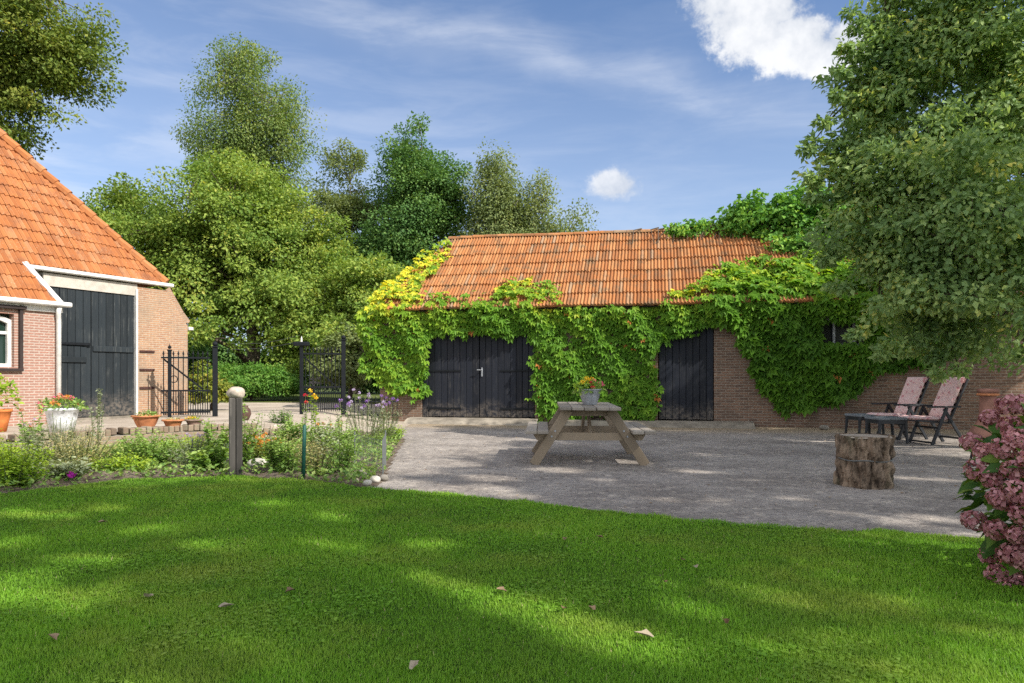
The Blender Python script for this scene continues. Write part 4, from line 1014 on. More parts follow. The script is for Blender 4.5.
for i, (px, py, Y, w, h, lab) in enumerate(((262, 440, 11.6, .52, .12, 'long pale stone block at the bottom of the garden steps'), (285, 428, 12.3, .46, .13, 'squared stone block at the top of the garden steps'), (300, 436, 11.9, .40, .13, 'short stone block right of the garden steps'))):
    q_ = at(px, py, Y); mb = MB(); mb.box((0, 0, h / 2), (w, .28, h), None, .02)
    o_ = mb.build('stone_block', M['stone'], None); o_.location = (q_.x, Y, max(.02, CH - (py - HY) / F * Y - h / 2)); o_.rotation_euler = (0, 0, .1 * i); setp(o_, lab, 'stone block', 'garden step blocks')
    if o_.location.z > .05:
        mb2 = MB(); mb2.box((q_.x, Y + .02, o_.location.z / 2), (w - .04, .24, o_.location.z - .004), .1 * i); b2 = mb2.build('footing', M['low_brick'], None); b2.parent = o_; b2.matrix_parent_inverse = Matrix.Translation(o_.location).inverted() if False else (Matrix.Translation(o_.location) @ Matrix.Rotation(.1 * i, 4, 'Z')).inverted()

# ------------------------------------------------------------------ iron gates
def gate(label, p0, p1, zb, H, nb, brace, posts, mname='iron'):
    p0, p1 = Vector((*p0, zb)), Vector((*p1, zb)); d_ = p1 - p0; Lg = d_.length; an = math.atan2(d_.y, d_.x)
    root = empty('iron_gate', p0, an, label, 'gate', 'wrought iron gate leaves')
    for z_ in (.10, .40 * H, .90 * H): mb = MB(); mb.box((Lg / 2, 0, z_), (Lg, .03, .035)); mb.build('rail', M[mname], root)
    for i in range(nb):
        mb = MB(); x = Lg * (i + .5) / nb; mb.tube([(x, 0, .04), (x, 0, H * .94)], .011, 6); mb.tube([(x, 0, H * .94), (x, 0, H * .955), (x, 0, H * 1.01)], [.011, .024, .002], 6)
        mb.build('bar', M[mname], root); mb = MB(); mb.tube([(x + Lg / nb / 2, 0, .04), (x + Lg / nb / 2, 0, .40 * H)], .009, 6); mb.build('short_bar', M[mname], root)
    mb = MB(); mb.beam((.04 if brace > 0 else Lg - .04, .02, .88 * H), (Lg * .85 if brace > 0 else Lg * .15, .02, .42 * H if brace > 0 else .12), .035, .015, (0, 1, 0)); mb.build('brace', M[mname], root)
    for x, r_, h_ in posts:
        mb = MB(); mb.box((x, 0, h_ / 2 - .02), (r_, r_, h_ + .04), None, .006); po = mb.build('post', M[mname], root)
        mb = MB(); mb.box((x, 0, h_ + .015), (r_ * 1.35, r_ * 1.35, .03), None, .005); mb.ball((x, 0, h_ + .075), r_ * .55, 10); mb.tube([(x, 0, h_ + .1), (x, 0, h_ + .15)], [.014, .002], 6); mb.build('finial', M[mname], po)
    return root
def gp2(px, Y): return ((px - 512) / F * Y, Y)
gl = gate('open black iron gate leaf standing before the brick pier', gp2(161, 14.3), gp2(210, 14.6), .304, 1.36, 10, 1, [(0.16, .065, 1.36), (1.02, .10, 1.44)])
mb = MB(); 
mb.tube([(.24 + .07 * math.cos(t * .628), -.02, .78 + .07 * math.sin(t * .628)) for t in range(11)], .010, 5); mb.build('ring_handle', M['iron'], gl)
gr = gate('open black iron gate leaf with ball topped post near the bench', gp2(300, 16.4), gp2(341, 16.6), hz(-4.5), 1.56, 11, 1, [(.99, .10, 1.72)])
# low railing from the gate to the barn
rl = empty('iron_railing', (*gp2(345, 16.6), .12), math.atan2(.15, 1.2), 'low black iron railing between the right gate and the barn', 'railing')
Lr = 1.25
for z_ in (.10, .42): mb = MB(); mb.box((Lr / 2, 0, z_), (Lr, .025, .03)); mb.build('rail', M['iron'], rl)
for i in range(13): mb = MB(); mb.tube([(i * Lr / 12.5 + .02, 0, -.12), (i * Lr / 12.5 + .02, 0, .50)], .011, 6); mb.tube([(i * Lr / 12.5 + .02, 0, .5), (i * Lr / 12.5 + .02, 0, .56)], [.018, .002], 6); mb.build('bar', M['iron'], rl)
# bird table post with flat top
bt = empty('feeder_post', (*gp2(301.5, 15.7), .24), .1, 'slim dark post with a flat plate and white tip beside the gate', 'post')
mb = MB(); mb.box((0, 0, .78), (.075, .075, 1.60), None, .008); mb.build('post', M['iron'], bt)
mb = MB(); mb.box((0, 0, 1.63), (.34, .16, .09), None, .015); mb.build('plate', M['iron'], bt)
mb = MB(); mb.tube([(0, 0, 1.67), (0, 0, 1.74), (0, 0, 1.80)], [.022, .02, .006], 8); mb.build('tip', M['white'], bt)
# wires
mb = MB()
for z_, s_ in ((1.80, .05), (1.95, .08)):
    p_, q_ = Vector((-6.9, 17.2, z_)), Vector((*gp2(300, 16.2), z_ + .15)); mb.tube([p_.lerp(q_, t / 8) - Vector((0, 0, s_ * math.sin(math.pi * t / 8))) for t in range(9)], .004, 4)
o_ = mb.build('fence_wire', M['grey_metal'], None); setp(o_, 'two thin wires strung between the gates in front of the trees', 'wire')

# bench beyond the gate
bn_ = empty('garden_bench', (*gp2(331, 23.6), .33), .12, 'pale slatted wooden bench on the grass beyond the gate', 'bench')
mb = MB()
for i in range(4): mb.box((0, -.22 + i * .13, .44), (1.5, .10, .035), None, .008)
mb.build('seat', M['bench_wood'], bn_); mb = MB()
for i in range(3): mb.box((0, .26 + .03 * i, .60 + i * .135), (1.5, .03, .105), None, .008)
mb.build('backrest', M['bench_wood'], bn_)
for sx_ in (-.62, .62):
    mb = MB(); mb.box((sx_, -.2, .21), (.07, .07, .42), None, .006); mb.build('leg', M['bench_wood'], bn_)
    mb = MB(); mb.beam((sx_, .2, 0), (sx_, .36, .92), .07, .06, (0, 1, 0)); mb.build('leg', M['bench_wood'], bn_)

# ------------------------------------------------------------------ picnic table
pt = empty('picnic_table', (1.03, 9.72, 0), R(-2.5), 'weathered grey A-frame picnic table in the middle of the courtyard', 'picnic table')
TL = 1.80
mb = MB()
for i in range(5): mb.box((-.312 + i * .156, 0, .735 + random.uniform(-.003, .003)), (.147, TL + random.uniform(-.012, .012), .042), random.uniform(-.003, .003), .006)
mb.build('tabletop', M['table_wood'], pt)
for s_ in (-1, 1):
    mb = MB()
    for j in range(2): mb.box((s_ * (.60 + j * .150), random.uniform(-.01, .01), .435), (.142, TL, .042), None, .006)
    mb.build('bench_seat', M['table_wood'], pt)
for y_ in (-.66, .66):
    sg = 1 if y_ < 0 else -1
    for s_ in (-1, 1):
        mb = MB(); mb.beam((s_ * .72, y_, -.0), (s_ * .27, y_, .712), .045, .125, (0, 1, 0) if False else (1, 0, 0), .005)
        lg = mb.build('leg', M['leg_wood'], pt)
        mb = MB()
        for tz in (.37, .44): 
            xx_ = s_ * (.72 - .45 * tz / .712); mb.tube([(xx_ , y_ - sg * .03 , tz), (xx_, y_ - sg * .022 - sg * .012, tz)], .013, 8)
        mb.build('bolt', M['zinc'], lg)
    mb = MB(); mb.prism([(-.74, .414), (.74, .414), (.68, .315), (-.68, .315)], y_ + sg * .026, y_ + sg * .066); mb.build('seat_support', M['leg_wood'], pt)
    mb = MB(); mb.prism([(-.35, .712), (.35, .712), (.30, .63), (-.30, .63)], y_ + sg * .026, y_ + sg * .066); mb.build('top_support', M['leg_wood'], pt)
    mb = MB(); mb.beam((0.02 * sg, y_ + sg * .09, .36), (0.02 * sg, y_ + sg * .56, .70), .09, .04, (1, 0, 0), .004); mb.build('brace', M['leg_wood'], pt)

# zinc bucket of flowers on the table
TT = Vector((1.07, 9.62, .757))
bk = empty('flower_bucket', TT, .3, 'tapered zinc bucket of red and yellow flowers on the picnic table', 'bucket')
mb = MB(); mb.lathe([(.0, .0), (.095, 0), (.097, .006), (.155, .20), (.165, .205), (.165, .216), (.154, .216), (.145, .18), (0, .175)], 28); mb.build('bucket', M['zinc'], bk, False)
def flower_mass(parent, c, rx, ry, rz_, n, lsize, lm, seed, name='foliage', flat_=.9, droop=.25, tpl=LEAF):
    gg = np.random.default_rng(seed); d_ = norm(gg.normal(size=(n, 3))); d_[:, 2] = np.abs(d_[:, 2]) * .95 - .1
    P = np.array(c) + d_ * (.35 + .65 * gg.random((n, 1)) ** .6) * np.array((rx, ry, rz_))
    T = d_ * .8 + gg.normal(size=(n, 3)) * .5 + np.array((0, 0, -droop)); Nn = d_ * .5 + gg.normal(size=(n, 3)) * .5 + np.array((0, 0, .7))
    return leaves(name, P, T, Nn, lsize * (.6 + .7 * gg.random(n)), gg.random(n), tpl, lm, parent)
def blossom(parent, c, r_, n, m, seed, name='blossom', sz=.02, sq=.8):
    gg = np.random.default_rng(seed); d_ = norm(gg.normal(size=(n, 3)))
    P = np.array(c) + d_ * np.array((r_, r_, r_ * sq)) * (.75 + .25 * gg.random((n, 1)))
    T = norm(np.cross(d_, gg.normal(size=(n, 3)))) + d_ * .15
    return leaves(name, P, T, d_ + gg.normal(size=(n, 3)) * .2, sz * (.7 + .6 * gg.random(n)), gg.random(n), PETAL, m, parent)
flower_mass(bk, (0, 0, .19), .20, .17, .17, 260, .062, M['leaf_plant'], 5)
flower_mass(bk, (-.09, -.02, .22), .15, .13, .14, 150, .05, M['leaf_lime'], 6)
for i, (x, y, z, m_) in enumerate(((.13, -.06, .30, 'p_rose'), (.15, -.08, .28, 'p_rose'), (-.01, -.13, .235, 'p_red'), (-.02, -.08, .29, 'p_red'), (.04, -.05, .33, 'p_salmon'), (-.05, -.06, .34, 'p_yellow'), (-.10, -.08, .30, 'p_yellow'), (-.06, -.03, .36, 'p_yellow'), (.02, -.02, .35, 'p_yellow'), (-.13, -.05, .31, 'p_yellow'))):
    blossom(bk, (x, y, z), .032, 34, M[m_], 50 + i)

# ------------------------------------------------------------------ log stump
q_ = at(865, 489, 7.35)
st = empty('log_stump', (q_.x, 7.35, 0), .3, 'upright cut log with flaking bark and wire band on the courtyard', 'log')
nseg, nring = 72, 22; vs = []; fs = []; pr = random.Random(3)
offs = [pr.uniform(-1, 1) for _ in range(nseg)]
for i in range(nring):
    z = .53 * i / (nring - 1)
    for j in range(nseg):
        t = 2 * math.pi * j / nseg
        u_ = 11 * t + 2.6 * math.sin(5 * z + t); plate = (abs(math.sin(u_ * .5)) ** .35 - .75) * .055 + math.sin(23 * t + 14 * z) * .009 + offs[j] * .006 + .012 * math.sin(31 * z + 5 * t)
        r_ = .256 + plate + .014 * math.sin(3 * t + 1) + (.012 if z > .30 else -.004) * (1 if math.sin(4 * t + 2) > -.2 else -1) - .014 * math.exp(-((z - .285) / .018) ** 2) + pr.uniform(-.007, .007)
        dent = math.exp(-((t - 4.72) / .10) ** 2 - ((z - .33) / .045) ** 2); r_ -= .13 * dent
        vs.append((r_ * math.cos(t), r_ * math.sin(t), z + (pr.uniform(-.006, .006) if 0 < i < nring - 1 else 0)))
for i in range(nring - 1):
    for j in range(nseg): fs.append((i * nseg + j, i * nseg + (j + 1) % nseg, (i + 1) * nseg + (j + 1) % nseg, (i + 1) * nseg + j))
raw_mesh('bark', np.array(vs), fs, M['stump_bark'], st)
mb = MB(); mb.lathe([(0, .524), (.15, .525), (.246, .523), (.254, .512)], 48, wob=.012); mb.build('cut_face', M['endgrain'], st)
mb = MB(); mb.tube([(.264 * math.cos(t * math.pi / 16), .264 * math.sin(t * math.pi / 16), .283 + .006 * math.sin(t)) for t in range(33)], .006, 6, False); mb.build('wire_band', M['grey_metal'], st)

# ------------------------------------------------------------------ chairs and footstools
def chair(name, label):
    root = empty(name, (0, 0, 0), 0, label, 'garden chair', 'reclining garden chairs')
    # faces -x
    for s_ in (-.27, .27):
        mb = MB(); mb.beam((.0, s_, .62), (-.27, s_, 0), .05, .03, (0, 1, 0)); mb.build('leg', M['plastic'], root)
        mb = MB(); mb.beam((-.03, s_ * .9, .60), (.36, s_ * .9, 0), .05, .03, (0, 1, 0)); mb.build('leg', M['plastic'], root)
        mb = MB(); mb.box((-.06, s_ * 1.04, .635), (.60, .055, .03), None, .01); mb.build('armrest', M['plastic'], root)
    for q3 in (((-.22, 0, .03), (.03, .54, .03)), ((.30, 0, .10), (.03, .50, .03)), ((-.13, 0, .28), (.03, .5, .03))): mb = MB(); mb.box(*q3); mb.build('crossbar', M['plastic'], root)
    mb = MB(); mb.beam((-.50, 0, .405), (.10, 0, .36), .46, .03, (0, 0, 1)); mb.build('seat', M['plastic'], root)
    mb = MB()
    for s_ in (-.235, .235): mb.beam((.06, s_, .36), (.42, s_, 1.10), .035, .035, (0, 1, 0))
    for i in range(6): q = .12 + i * .15; mb.box((.06 + .36 * q, 0, .36 + .74 * q), (.025, .46, .06), Matrix.Rotation(R(26), 3, 'Y'))
    mb.build('backrest', M['plastic'], root)
    # padded cushion: grid sheets with tufts
    def pad(p0, p1, w, th, nl, name):
        p0, p1 = Vector(p0), Vector(p1); d_ = (p1 - p0); Lc = d_.length; d_.normalize(); nn = Vector((-d_.z, 0, d_.x)) if d_.x > 0 or abs(d_.z) < .9 else Vector((-d_.z, 0, d_.x)); nn.normalize()
        nx, ny = nl * 6, 12; vs = []; fs = []
        for sgn in (1, -1):
            for i in range(nx + 1):
                for j in range(ny + 1):
                    u_, v_ = i / nx, j / ny; e = min(1, min(v_, 1 - v_) * 7, min(u_, 1 - u_) * 12) ** .5
                    tuft = .55 + .45 * abs(math.sin(math.pi * u_ * nl)) ** .5
                    tuft *= 1 - .25 * math.exp(-((v_ - .33) / .07) ** 2) - .25 * math.exp(-((v_ - .67) / .07) ** 2)
                    vs.append(p0 + d_ * Lc * u_ + Vector((0, (v_ - .5) * w, 0)) + nn * (sgn * th * .5 * e * (tuft if sgn > 0 else 1)))
        o1 = (nx + 1) * (ny + 1)
        for sgn in (0, 1):
            for i in range(nx):
                for j in range(ny):
                    a_ = sgn * o1 + i * (ny + 1) + j; q4 = (a_, a_ + 1, a_ + ny + 2, a_ + ny + 1); fs.append(q4 if sgn else q4[::-1])
        return raw_mesh(name, np.array([tuple(v) for v in vs]), fs, M['cushion'], root, None, True)
    pad((.05, 0, .43), (.37, 0, 1.13), .46, .085, 4, 'back_cushion'); pad((-.54, 0, .445), (.06, 0, .425), .46, .075, 3, 'seat_cushion')
    mb = MB(); mb.box((.415, 0, 1.03), (.012, .44, .16), Matrix.Rotation(R(26), 3, 'Y')); mb.build('cushion_hood', M['cushion'], root)
    return root
ch = chair('garden_chair', 'dark reclining garden chair with pink cushion, the nearer of the two')
ch.location = (7.22, 11.95, 0); ch.rotation_euler = (0, 0, R(8))
c2_ = copy_tree(ch); c2_['label'] = 'dark reclining garden chair with pink cushion, behind the nearer one by the wall'; c2_.location = (7.12, 12.85, 0); c2_.rotation_euler = (0, 0, R(12))
def stool(name, label):
    root = empty(name, (0, 0, 0), 0, label, 'footstool', 'plastic footstools')
    mb = MB(); mb.box((0, 0, .425), (.52, .44, .045), None, .018); mb.build('top', M['stool_top'], root)
    for sx_ in (-1, 1):
        for sy_ in (-1, 1):
            mb = MB(); mb.tube([(sx_ * .225, sy_ * .18, .41), (sx_ * .235, sy_ * .185, .25), (sx_ * .255, sy_ * .195, 0)], [.036, .026, .022], 8); mb.build('leg', M['plastic'], root)
    mb = MB(); mb.box((0, -.19, .37), (.42, .025, .06)); mb.box((0, .19, .37), (.42, .025, .06)); mb.box((-.23, 0, .37), (.025, .34, .06)); mb.box((.23, 0, .37), (.025, .34, .06)); mb.build('apron', M['plastic'], root)
    return root
s1 = stool('footstool', 'dark plastic footstool in front of the nearer pink chair'); s1.location = (6.44, 12.05, 0); s1.rotation_euler = (0, 0, R(5))
s2 = copy_tree(s1); s2['label'] = 'dark plastic footstool standing furthest from the pink chairs, near the creeper'; s2.location = (6.52, 12.95, 0); s2.rotation_euler = (0, 0, R(10))

# ------------------------------------------------------------------ chiminea
cm = empty('chiminea', (at(988, 440, 8.9).x, 8.9, 0), .4, 'brown clay chiminea with tall neck behind the pink hydrangea', 'chiminea')
mb = MB(); mb.lathe([(.0, .14), (.12, .14), (.18, .19), (.215, .28), (.222, .36), (.20, .45), (.15, .53), (.11, .59), (.098, .68), (.090, .88), (.092, .93), (.118, .945), (.122, .975), (.105, .99), (.075, .99), (.072, .7), (0, .68)], 32); mb.build('body', M['clay_dark'], cm, True)
mb = MB(); mb.lathe([(.11, .90), (.125, .905), (.125, .925), (.11, .93)], 32); mb.build('neck_ring', M['terracotta'], cm, True)
mb = MB()
for k in range(3): t = k * 2.094 + .5; mb.tube([(.17 * math.cos(t), .17 * math.sin(t), .26), (.22 * math.cos(t), .22 * math.sin(t), .0)], .014, 6)
mb.lathe([(.205, .20), (.215, .19), (.215, .21), (.205, .20)], 24); mb.build('stand', M['iron'], cm)
mb = MB(); mb.ball((-.02, -.243, .36), .10, 14, (1, .18, .8)); mb.build('mouth', M['iron'], cm, True)

# ------------------------------------------------------------------ hydrangea
hy = empty('hydrangea', (3.08, 3.72, 0), 0, 'big hydrangea bush with faded pink mophead flowers at the lawn edge', 'shrub')
gg = np.random.default_rng(9); n = 1150
d_ = norm(gg.normal(size=(n, 3))); P = np.array((.05, 0, .50)) + d_ * (.45 + .55 * gg.random((n, 1)) ** .5) * np.array((.60, .57, .52)); P = P[P[:, 2] > .05]; n = len(P); d_ = norm(P - np.array((.05, 0, .4)))
BROAD = (np.array([(0, 0, 0), (-.27, .25, .05), (-.30, .55, .06), (0, 1, -.12), (.30, .55, .06), (.27, .25, .05), (0, .5, -.01)]), np.array([(0, 6, 1), (1, 6, 2), (2, 6, 3), (3, 6, 4), (4, 6, 5), (5, 6, 0)]))
leaves('foliage', P, d_ + gg.normal(size=(n, 3)) * .5 + np.array((0, 0, -.35)), d_ * .5 + gg.normal(size=(n, 3)) * .4 + np.array((0, 0, .8)), .115 * (.65 + .6 * gg.random(n)), gg.random(n), BROAD, M['leaf_hydrangea'], hy)
mb = MB(); pr = random.Random(2)
heads = [(1008, 590), (1022, 560), (998, 575), (974, 520), (1002, 500), (1016, 555), (996, 530), (990, 418), (1010, 425), (972, 442), (985, 452), (1005, 448), (1018, 440), (978, 470), (992, 478), (1012, 470), (1000, 498), (1016, 492), (1022, 515), (990, 555), (1012, 553), (1022, 580), (1024, 405), (1030, 460), (1035, 500), (1040, 430), (1045, 540), (1060, 470), (1008, 405), (1018, 535)]
for i, (px, py) in enumerate(heads):
    dr = np.array(((px - 512) / F, 1.0, (HY - py) / F)); ax = np.array((.61, .57, .53)); cc = np.array((3.10, 3.72, .49)); oo = (np.array((0, 0, CH)) - cc) / ax; du = dr / ax
    A_, B_, C_ = du @ du, oo @ du, oo @ oo - 1; disc = B_ * B_ - A_ * C_
    tq = (-B_ - math.sqrt(max(0, disc))) / A_
    w = Vector(tuple(np.array((0, 0, CH)) + tq * dr)) - Vector((3.08, 3.72, 0)); r_ = pr.uniform(.048, .068)
    blossom(hy, w, r_, 150, M['p_pink'], 300 + i, 'flower_head', .026, .85)
    mb.tube([(pr.uniform(-.1, .15), pr.uniform(-.1, .1), .02), (w.x * .6, w.y * .6, w.z * .6), tuple(w)], [.008, .006, .005], 5)
mb.build('stem', M['stem'], hy)

# ------------------------------------------------------------------ pots and planters on the terrace
def pot(name, label, px, py, Y, prof, m, n=28, z=None, group=None, cat='pot'):
    q_ = at(px, py, Y); r_ = empty(name, (q_.x, Y, .304 if z is None else z), 0, label, cat, group)
    mb = MB(); mb.lathe(prof, n); mb.build('pot', M[m], r_, True)
    return r_
def potprof(rb, rt, h, lip=.012): return [(0, 0), (rb, 0), (rb + (rt - rb) * .5, h * .5), (rt, h - .04), (rt + lip, h - .035), (rt + lip, h), (rt - .015, h), (rt - .02, h - .04), (0, h - .045)]
def bowlprof(rb, rt, h): return [(0, 0), (rb, 0), (rb * 1.05, .02), (rt * .80, h * .45), (rt * .94, h * .78), (rt, h - .025), (rt + .022, h - .022), (rt + .022, h), (rt - .012, h), (rt - .03, h - .05), (0, h - .05)]
wp_ = pot('white_planter', 'whitewashed tub of salmon flowers in front of the house door', 62, 432, 10.7, potprof(.165, .225, .36), 'white_zinc', z=.304, cat='planter')
flower_mass(wp_, (0, 0, .36), .36, .28, .20, 420, .06, M['leaf_plant'], 11)
for i in range(26):
    a_ = pr.uniform(0, 6.28); rr = pr.uniform(.08, .34); blossom(wp_, (rr * math.cos(a_), rr * .8 * math.sin(a_), .56 - .45 * rr + pr.uniform(-.04, .04)), .030, 26, M[('p_salmon', 'p_orange', 'p_rose', 'p_salmon')[i % 4]], 400 + i)
b1 = pot('terracotta_bowl', 'wide terracotta bowl with a drooping rim plant on the terrace edge', 146, 428, 11.15, bowlprof(.11, .195, .22), 'terracotta', group='terracotta pots on the terrace')
flower_mass(b1, (0, 0, .19), .20, .18, .10, 150, .05, M['leaf_plant'], 12)
b2_ = pot('terracotta_bowl', 'middle sized terracotta bowl left of the grey brown one', 173, 428.5, 11.2, bowlprof(.085, .145, .15), 'terracotta', group='terracotta pots on the terrace')
flower_mass(b2_, (0, 0, .13), .14, .13, .06, 80, .04, M['leaf_straw'], 13)
b3_ = pot('clay_bowl', 'small grey brown clay bowl with yellow flowers', 194, 428, 11.45, bowlprof(.085, .125, .14), 'clay_grey', group='terracotta pots on the terrace')
flower_mass(b3_, (0, 0, .12), .13, .12, .08, 80, .04, M['leaf_lime'], 14)
for i in range(7): blossom(b3_, (pr.uniform(-.08, .08), pr.uniform(-.1, .02), .17), .022, 16, M['p_yellow'], 440 + i, sz=.016)
M['urn'] = simple_mat('dark glazed urn', (.09, .05, .04), .6, .3, .3, 8)
ur = pot('round_urn', 'round dark brown urn on the paving behind the stone topped post', 245, 418, 13.4, [(0, 0), (.06, 0), (.09, .05), (.115, .12), (.10, .20), (.055, .25), (.065, .28), (.045, .28), (0, .22)], 'urn', z=hz(at(247, 418, 13.4).x), cat='urn')
op = pot('orange_pot', 'tall orange pot with a pale leaved plant at the left edge', -3, 432, 10.6, potprof(.12, .185, .34), 'terracotta_orange', z=.304)
flower_mass(op, (.0, 0, .45), .30, .26, .50, 260, .085, M['leaf_lime'], 15)
mb = MB(); mb.tube([(0, 0, .28), (.02, 0, .6), (.0, 0, .9)], [.014, .01, .006], 6); mb.build('stem', M['stem'], op)

# ------------------------------------------------------------------ post with boulder, stake, wire netting
gp_ = empty('garden_post', (at(235, 477, 8).x, 8.02, 0), .35, 'weathered square black post carrying a pale boulder', 'post')
mb = MB()
for dx_, dy_, r0 in ((-.036, -.03, .9), (.038, -.03, .05), (.0, .03, .3)):
    mb.cur = r0; mb.box((dx_, dy_, .435), (.07, .075, .93), None, .010)
mb.build('post', M['post_wood'], gp_)
mb = MB(); mb.ball((0, 0, .955), .105, 18, (1.0, .85, .68), .10); o_ = mb.build('boulder', M['stone'], None, True); o_.location = gp_.location; setp(o_, 'pale rounded boulder balanced on top of the square post', 'boulder')
sk = MB(); sk.tube([(0, 0, -.02), (.012, .01, .60), (.014, .01, .612)], [.022, .021, .012], 10); o_ = sk.build('garden_stake', M['green_paint'], None, True); o_.location = (at(304, 480, 7.75).x, 7.72, 0); setp(o_, 'dark green metal stake upright in the flower bed', 'stake')
def netting(label, pts_, h, cell=.05, m='grey_metal', r_=.0019, pr_=.009):
    root = empty('wire_netting', (0, 0, 0), 0, label, 'netting'); mb = MB(); acc = []
    for (x0, y0), (x1, y1) in zip(pts_[:-1], pts_[1:]):
        k = max(1, int(math.hypot(x1 - x0, y1 - y0) / cell))
        for i in range(k): acc.append((x0 + (x1 - x0) * i / k, y0 + (y1 - y0) * i / k))
    acc.append(pts_[-1])
    for x, y in acc: mb.tube([(x, y, .01), (x, y, h)], r_, 4, False)
    for j in range(int(h / cell) + 1): mb.tube([(x, y, .02 + j * cell) for x, y in acc], r_, 4, False)
    mb.build('mesh', M[m], root)
    for x, y in (pts_[0], pts_[-1]): mb = MB(); mb.tube([(x, y, 0), (x, y, h + .03)], pr_, 6); mb.build('post', M[m], root)
    return root
netting('small panel of grey wire netting at the courtyard corner of the bed', [(at(347, 480, 8.3).x, 8.7), (at(378, 487, 7.6).x, 7.85), (at(362, 487, 7.5).x, 8.9)], .43)
netting('low wire netting along the bed beside the stone topped post', [(at(183, 470, 8.5).x, 8.75), (at(205, 470, 8.4).x, 8.5), (at(228, 470, 8.1).x, 8.35)], .34, .045)
for i, (px, py, r_, m_, lab) in enumerate(((374, 484, .055, 'stone_white', 'white rounded stone at the bed corner'), (362, 479, .06, 'stone_grey', 'dark upright stone in the corner stone heap'), (383, 482, .05, 'stone_grey', 'grey brown stone right of the white corner stone'), (366, 487, .045, 'stone_white', 'small pale stone nearest to the lawn edge'), (355, 484, .035, 'stone', 'little brown stone left of the corner stones'),
                                           (257, 471, .11, 'stone_white', 'large whitish stone below the orange flowers in the bed'))):
    Y = CH * F / (py - HY); q_ = at(px, py, Y); mb = MB(); mb.ball((0, 0, r_ * .55), r_, 14, (1.15, .9, .72 if i != 1 else 1.1), .12); o_ = mb.build('rock', M[m_], None, True); o_.location = (q_.x, Y + .05, .01); o_.rotation_euler = (0, 0, i * 1.3); setp(o_, lab, 'stone', 'stones in the flower bed')

# ------------------------------------------------------------------ flower bed plants
def bushy(name, label, px, py, Y, w, h, n, lsize, lm, seed, stems=8, flowers=None, tpl=LEAF, cat='plant', droop=.2, z0=None):
    """a perennial: many upright stems with leaves, optional flower heads [(material, count, radius)]"""
    if px < 300: h *= 1.38; n = int(n * 1.5)
    x = at(px, py, Y).x; z = (.02 if z0 is None else z0); r0 = empty(name, (x, Y, z), 0, label, cat)
    gg = np.random.default_rng(seed); pr = random.Random(seed); mb = MB(); tips = []
    for i in range(stems):
        a_ = pr.uniform(0, 6.28); rr = w * math.sqrt(pr.random()); hh = h * pr.uniform(.6, 1.0) * (1 - .3 * (rr / w) ** 2)
        tip = Vector((rr * math.cos(a_), rr * math.sin(a_) * .8, hh)); b_ = Vector((tip.x * .35, tip.y * .35, -.03))
        mid_ = b_.lerp(tip, .55) + Vector((0, 0, .06 * h)); mb.tube([b_, mid_, tip], [.005, .004, .0025], 4, False); tips.append((b_, mid_, tip))
    mb.build('stem', M['stem'], r0)
    ti = gg.integers(0, stems, n); tt = gg.random(n) ** .75
    A = np.array([[tuple(q) for q in t3] for t3 in tips])[ti]
    t = tt[:, None]; P = np.where(t < .55, A[:, 0] + (A[:, 1] - A[:, 0]) * (t / .55), A[:, 1] + (A[:, 2] - A[:, 1]) * ((t - .55) / .45))
    P = P + gg.normal(size=(n, 3)) * np.array((.10 * w, .10 * w, .02))
    rad = norm(np.column_stack([gg.normal(size=(n, 2)), np.zeros(n)]))
    leaves('foliage', P, rad + np.column_stack([np.zeros((n, 2)), .55 - droop - tt * .2 + gg.normal(size=n) * .3]), gg.normal(size=(n, 3)) * .35 + np.array((0, 0, 1)), lsize * (.5 + .8 * gg.random(n)) * (1.15 - .5 * tt), np.clip(.25 * gg.random(n) + .55 * tt + .2 * gg.random(n), 0, 1), tpl, lm, r0)
    if flowers:
        fm, fn, fr = flowers
        tp = sorted(tips, key=lambda q: -q[2].z)[:fn]
        for i, q in enumerate(tp): blossom(r0, q[2] + Vector((0, 0, fr * .3)), fr, 26, M[fm], seed * 31 + i, 'flower', fr * .9, .7)
    return r0
LP, LG, LS, LL = M['leaf_plant'], M['leaf_grey'], M['leaf_straw'], M['leaf_lime']
bushy('lime_bush', 'bright lime green bushy plant at the left end of the bed', 12, 490, 7.15, .42, .36, 1500, .055, LL, 101, 40)
bushy('lime_bush', 'dense yellow green plant at the far left behind the lime bush', -12, 470, 7.6, .40, .42, 1200, .06, LL, 102, 34)
bushy('broad_leaf_plant', 'broad leaved grey green plant with one magenta bloom by the lawn', 66, 482, 7.55, .30, .20, 420, .09, LG, 103, 16)
mg = empty('petunia', (at(70, 485, 7.3).x, 7.32, .02), 0, 'single magenta flower low at the edge of the lawn', 'flower')
blossom(mg, (0, 0, .10), .035, 26, M['p_magenta'], 991, 'flower', .03, .7); mb = MB(); mb.tube([(0, 0, -.02), (0, 0, .1)], .004, 4); mb.build('stem', M['stem'], mg)
bushy('grey_perennial', 'wiry grey green perennial under the white tub', 60, 468, 8.6, .50, .52, 1500, .05, LG, 104, 46, tpl=SLIM)
bushy('grey_perennial', 'pale feathery perennial mid way between tub and bowl', 82, 474, 8.2, .45, .42, 1300, .05, LS, 105, 46, tpl=SLIM)
bushy('mallow', 'tall leafy mallow stalk beside the white tub', 33, 470, 8.7, .17, .72, 210, .085, LP, 106, 5, ('p_salmon', 3, .02))
bushy('mullein', 'upright mullein stalk with seed spikes before the barn door', 96, 460, 9.2, .10, .86, 260, .05, LG, 107, 6)
bushy('mullein', 'dark stemmed seed stalk left of the white tub', 24, 466, 8.9, .14, .58, 120, .05, LG, 108, 5, ('p_lilac', 3, .014))
bushy('geranium_clump', 'mid green leafy clump below the left terracotta bowl', 150, 470, 8.7, .40, .36, 1300, .06, LP, 109, 34)
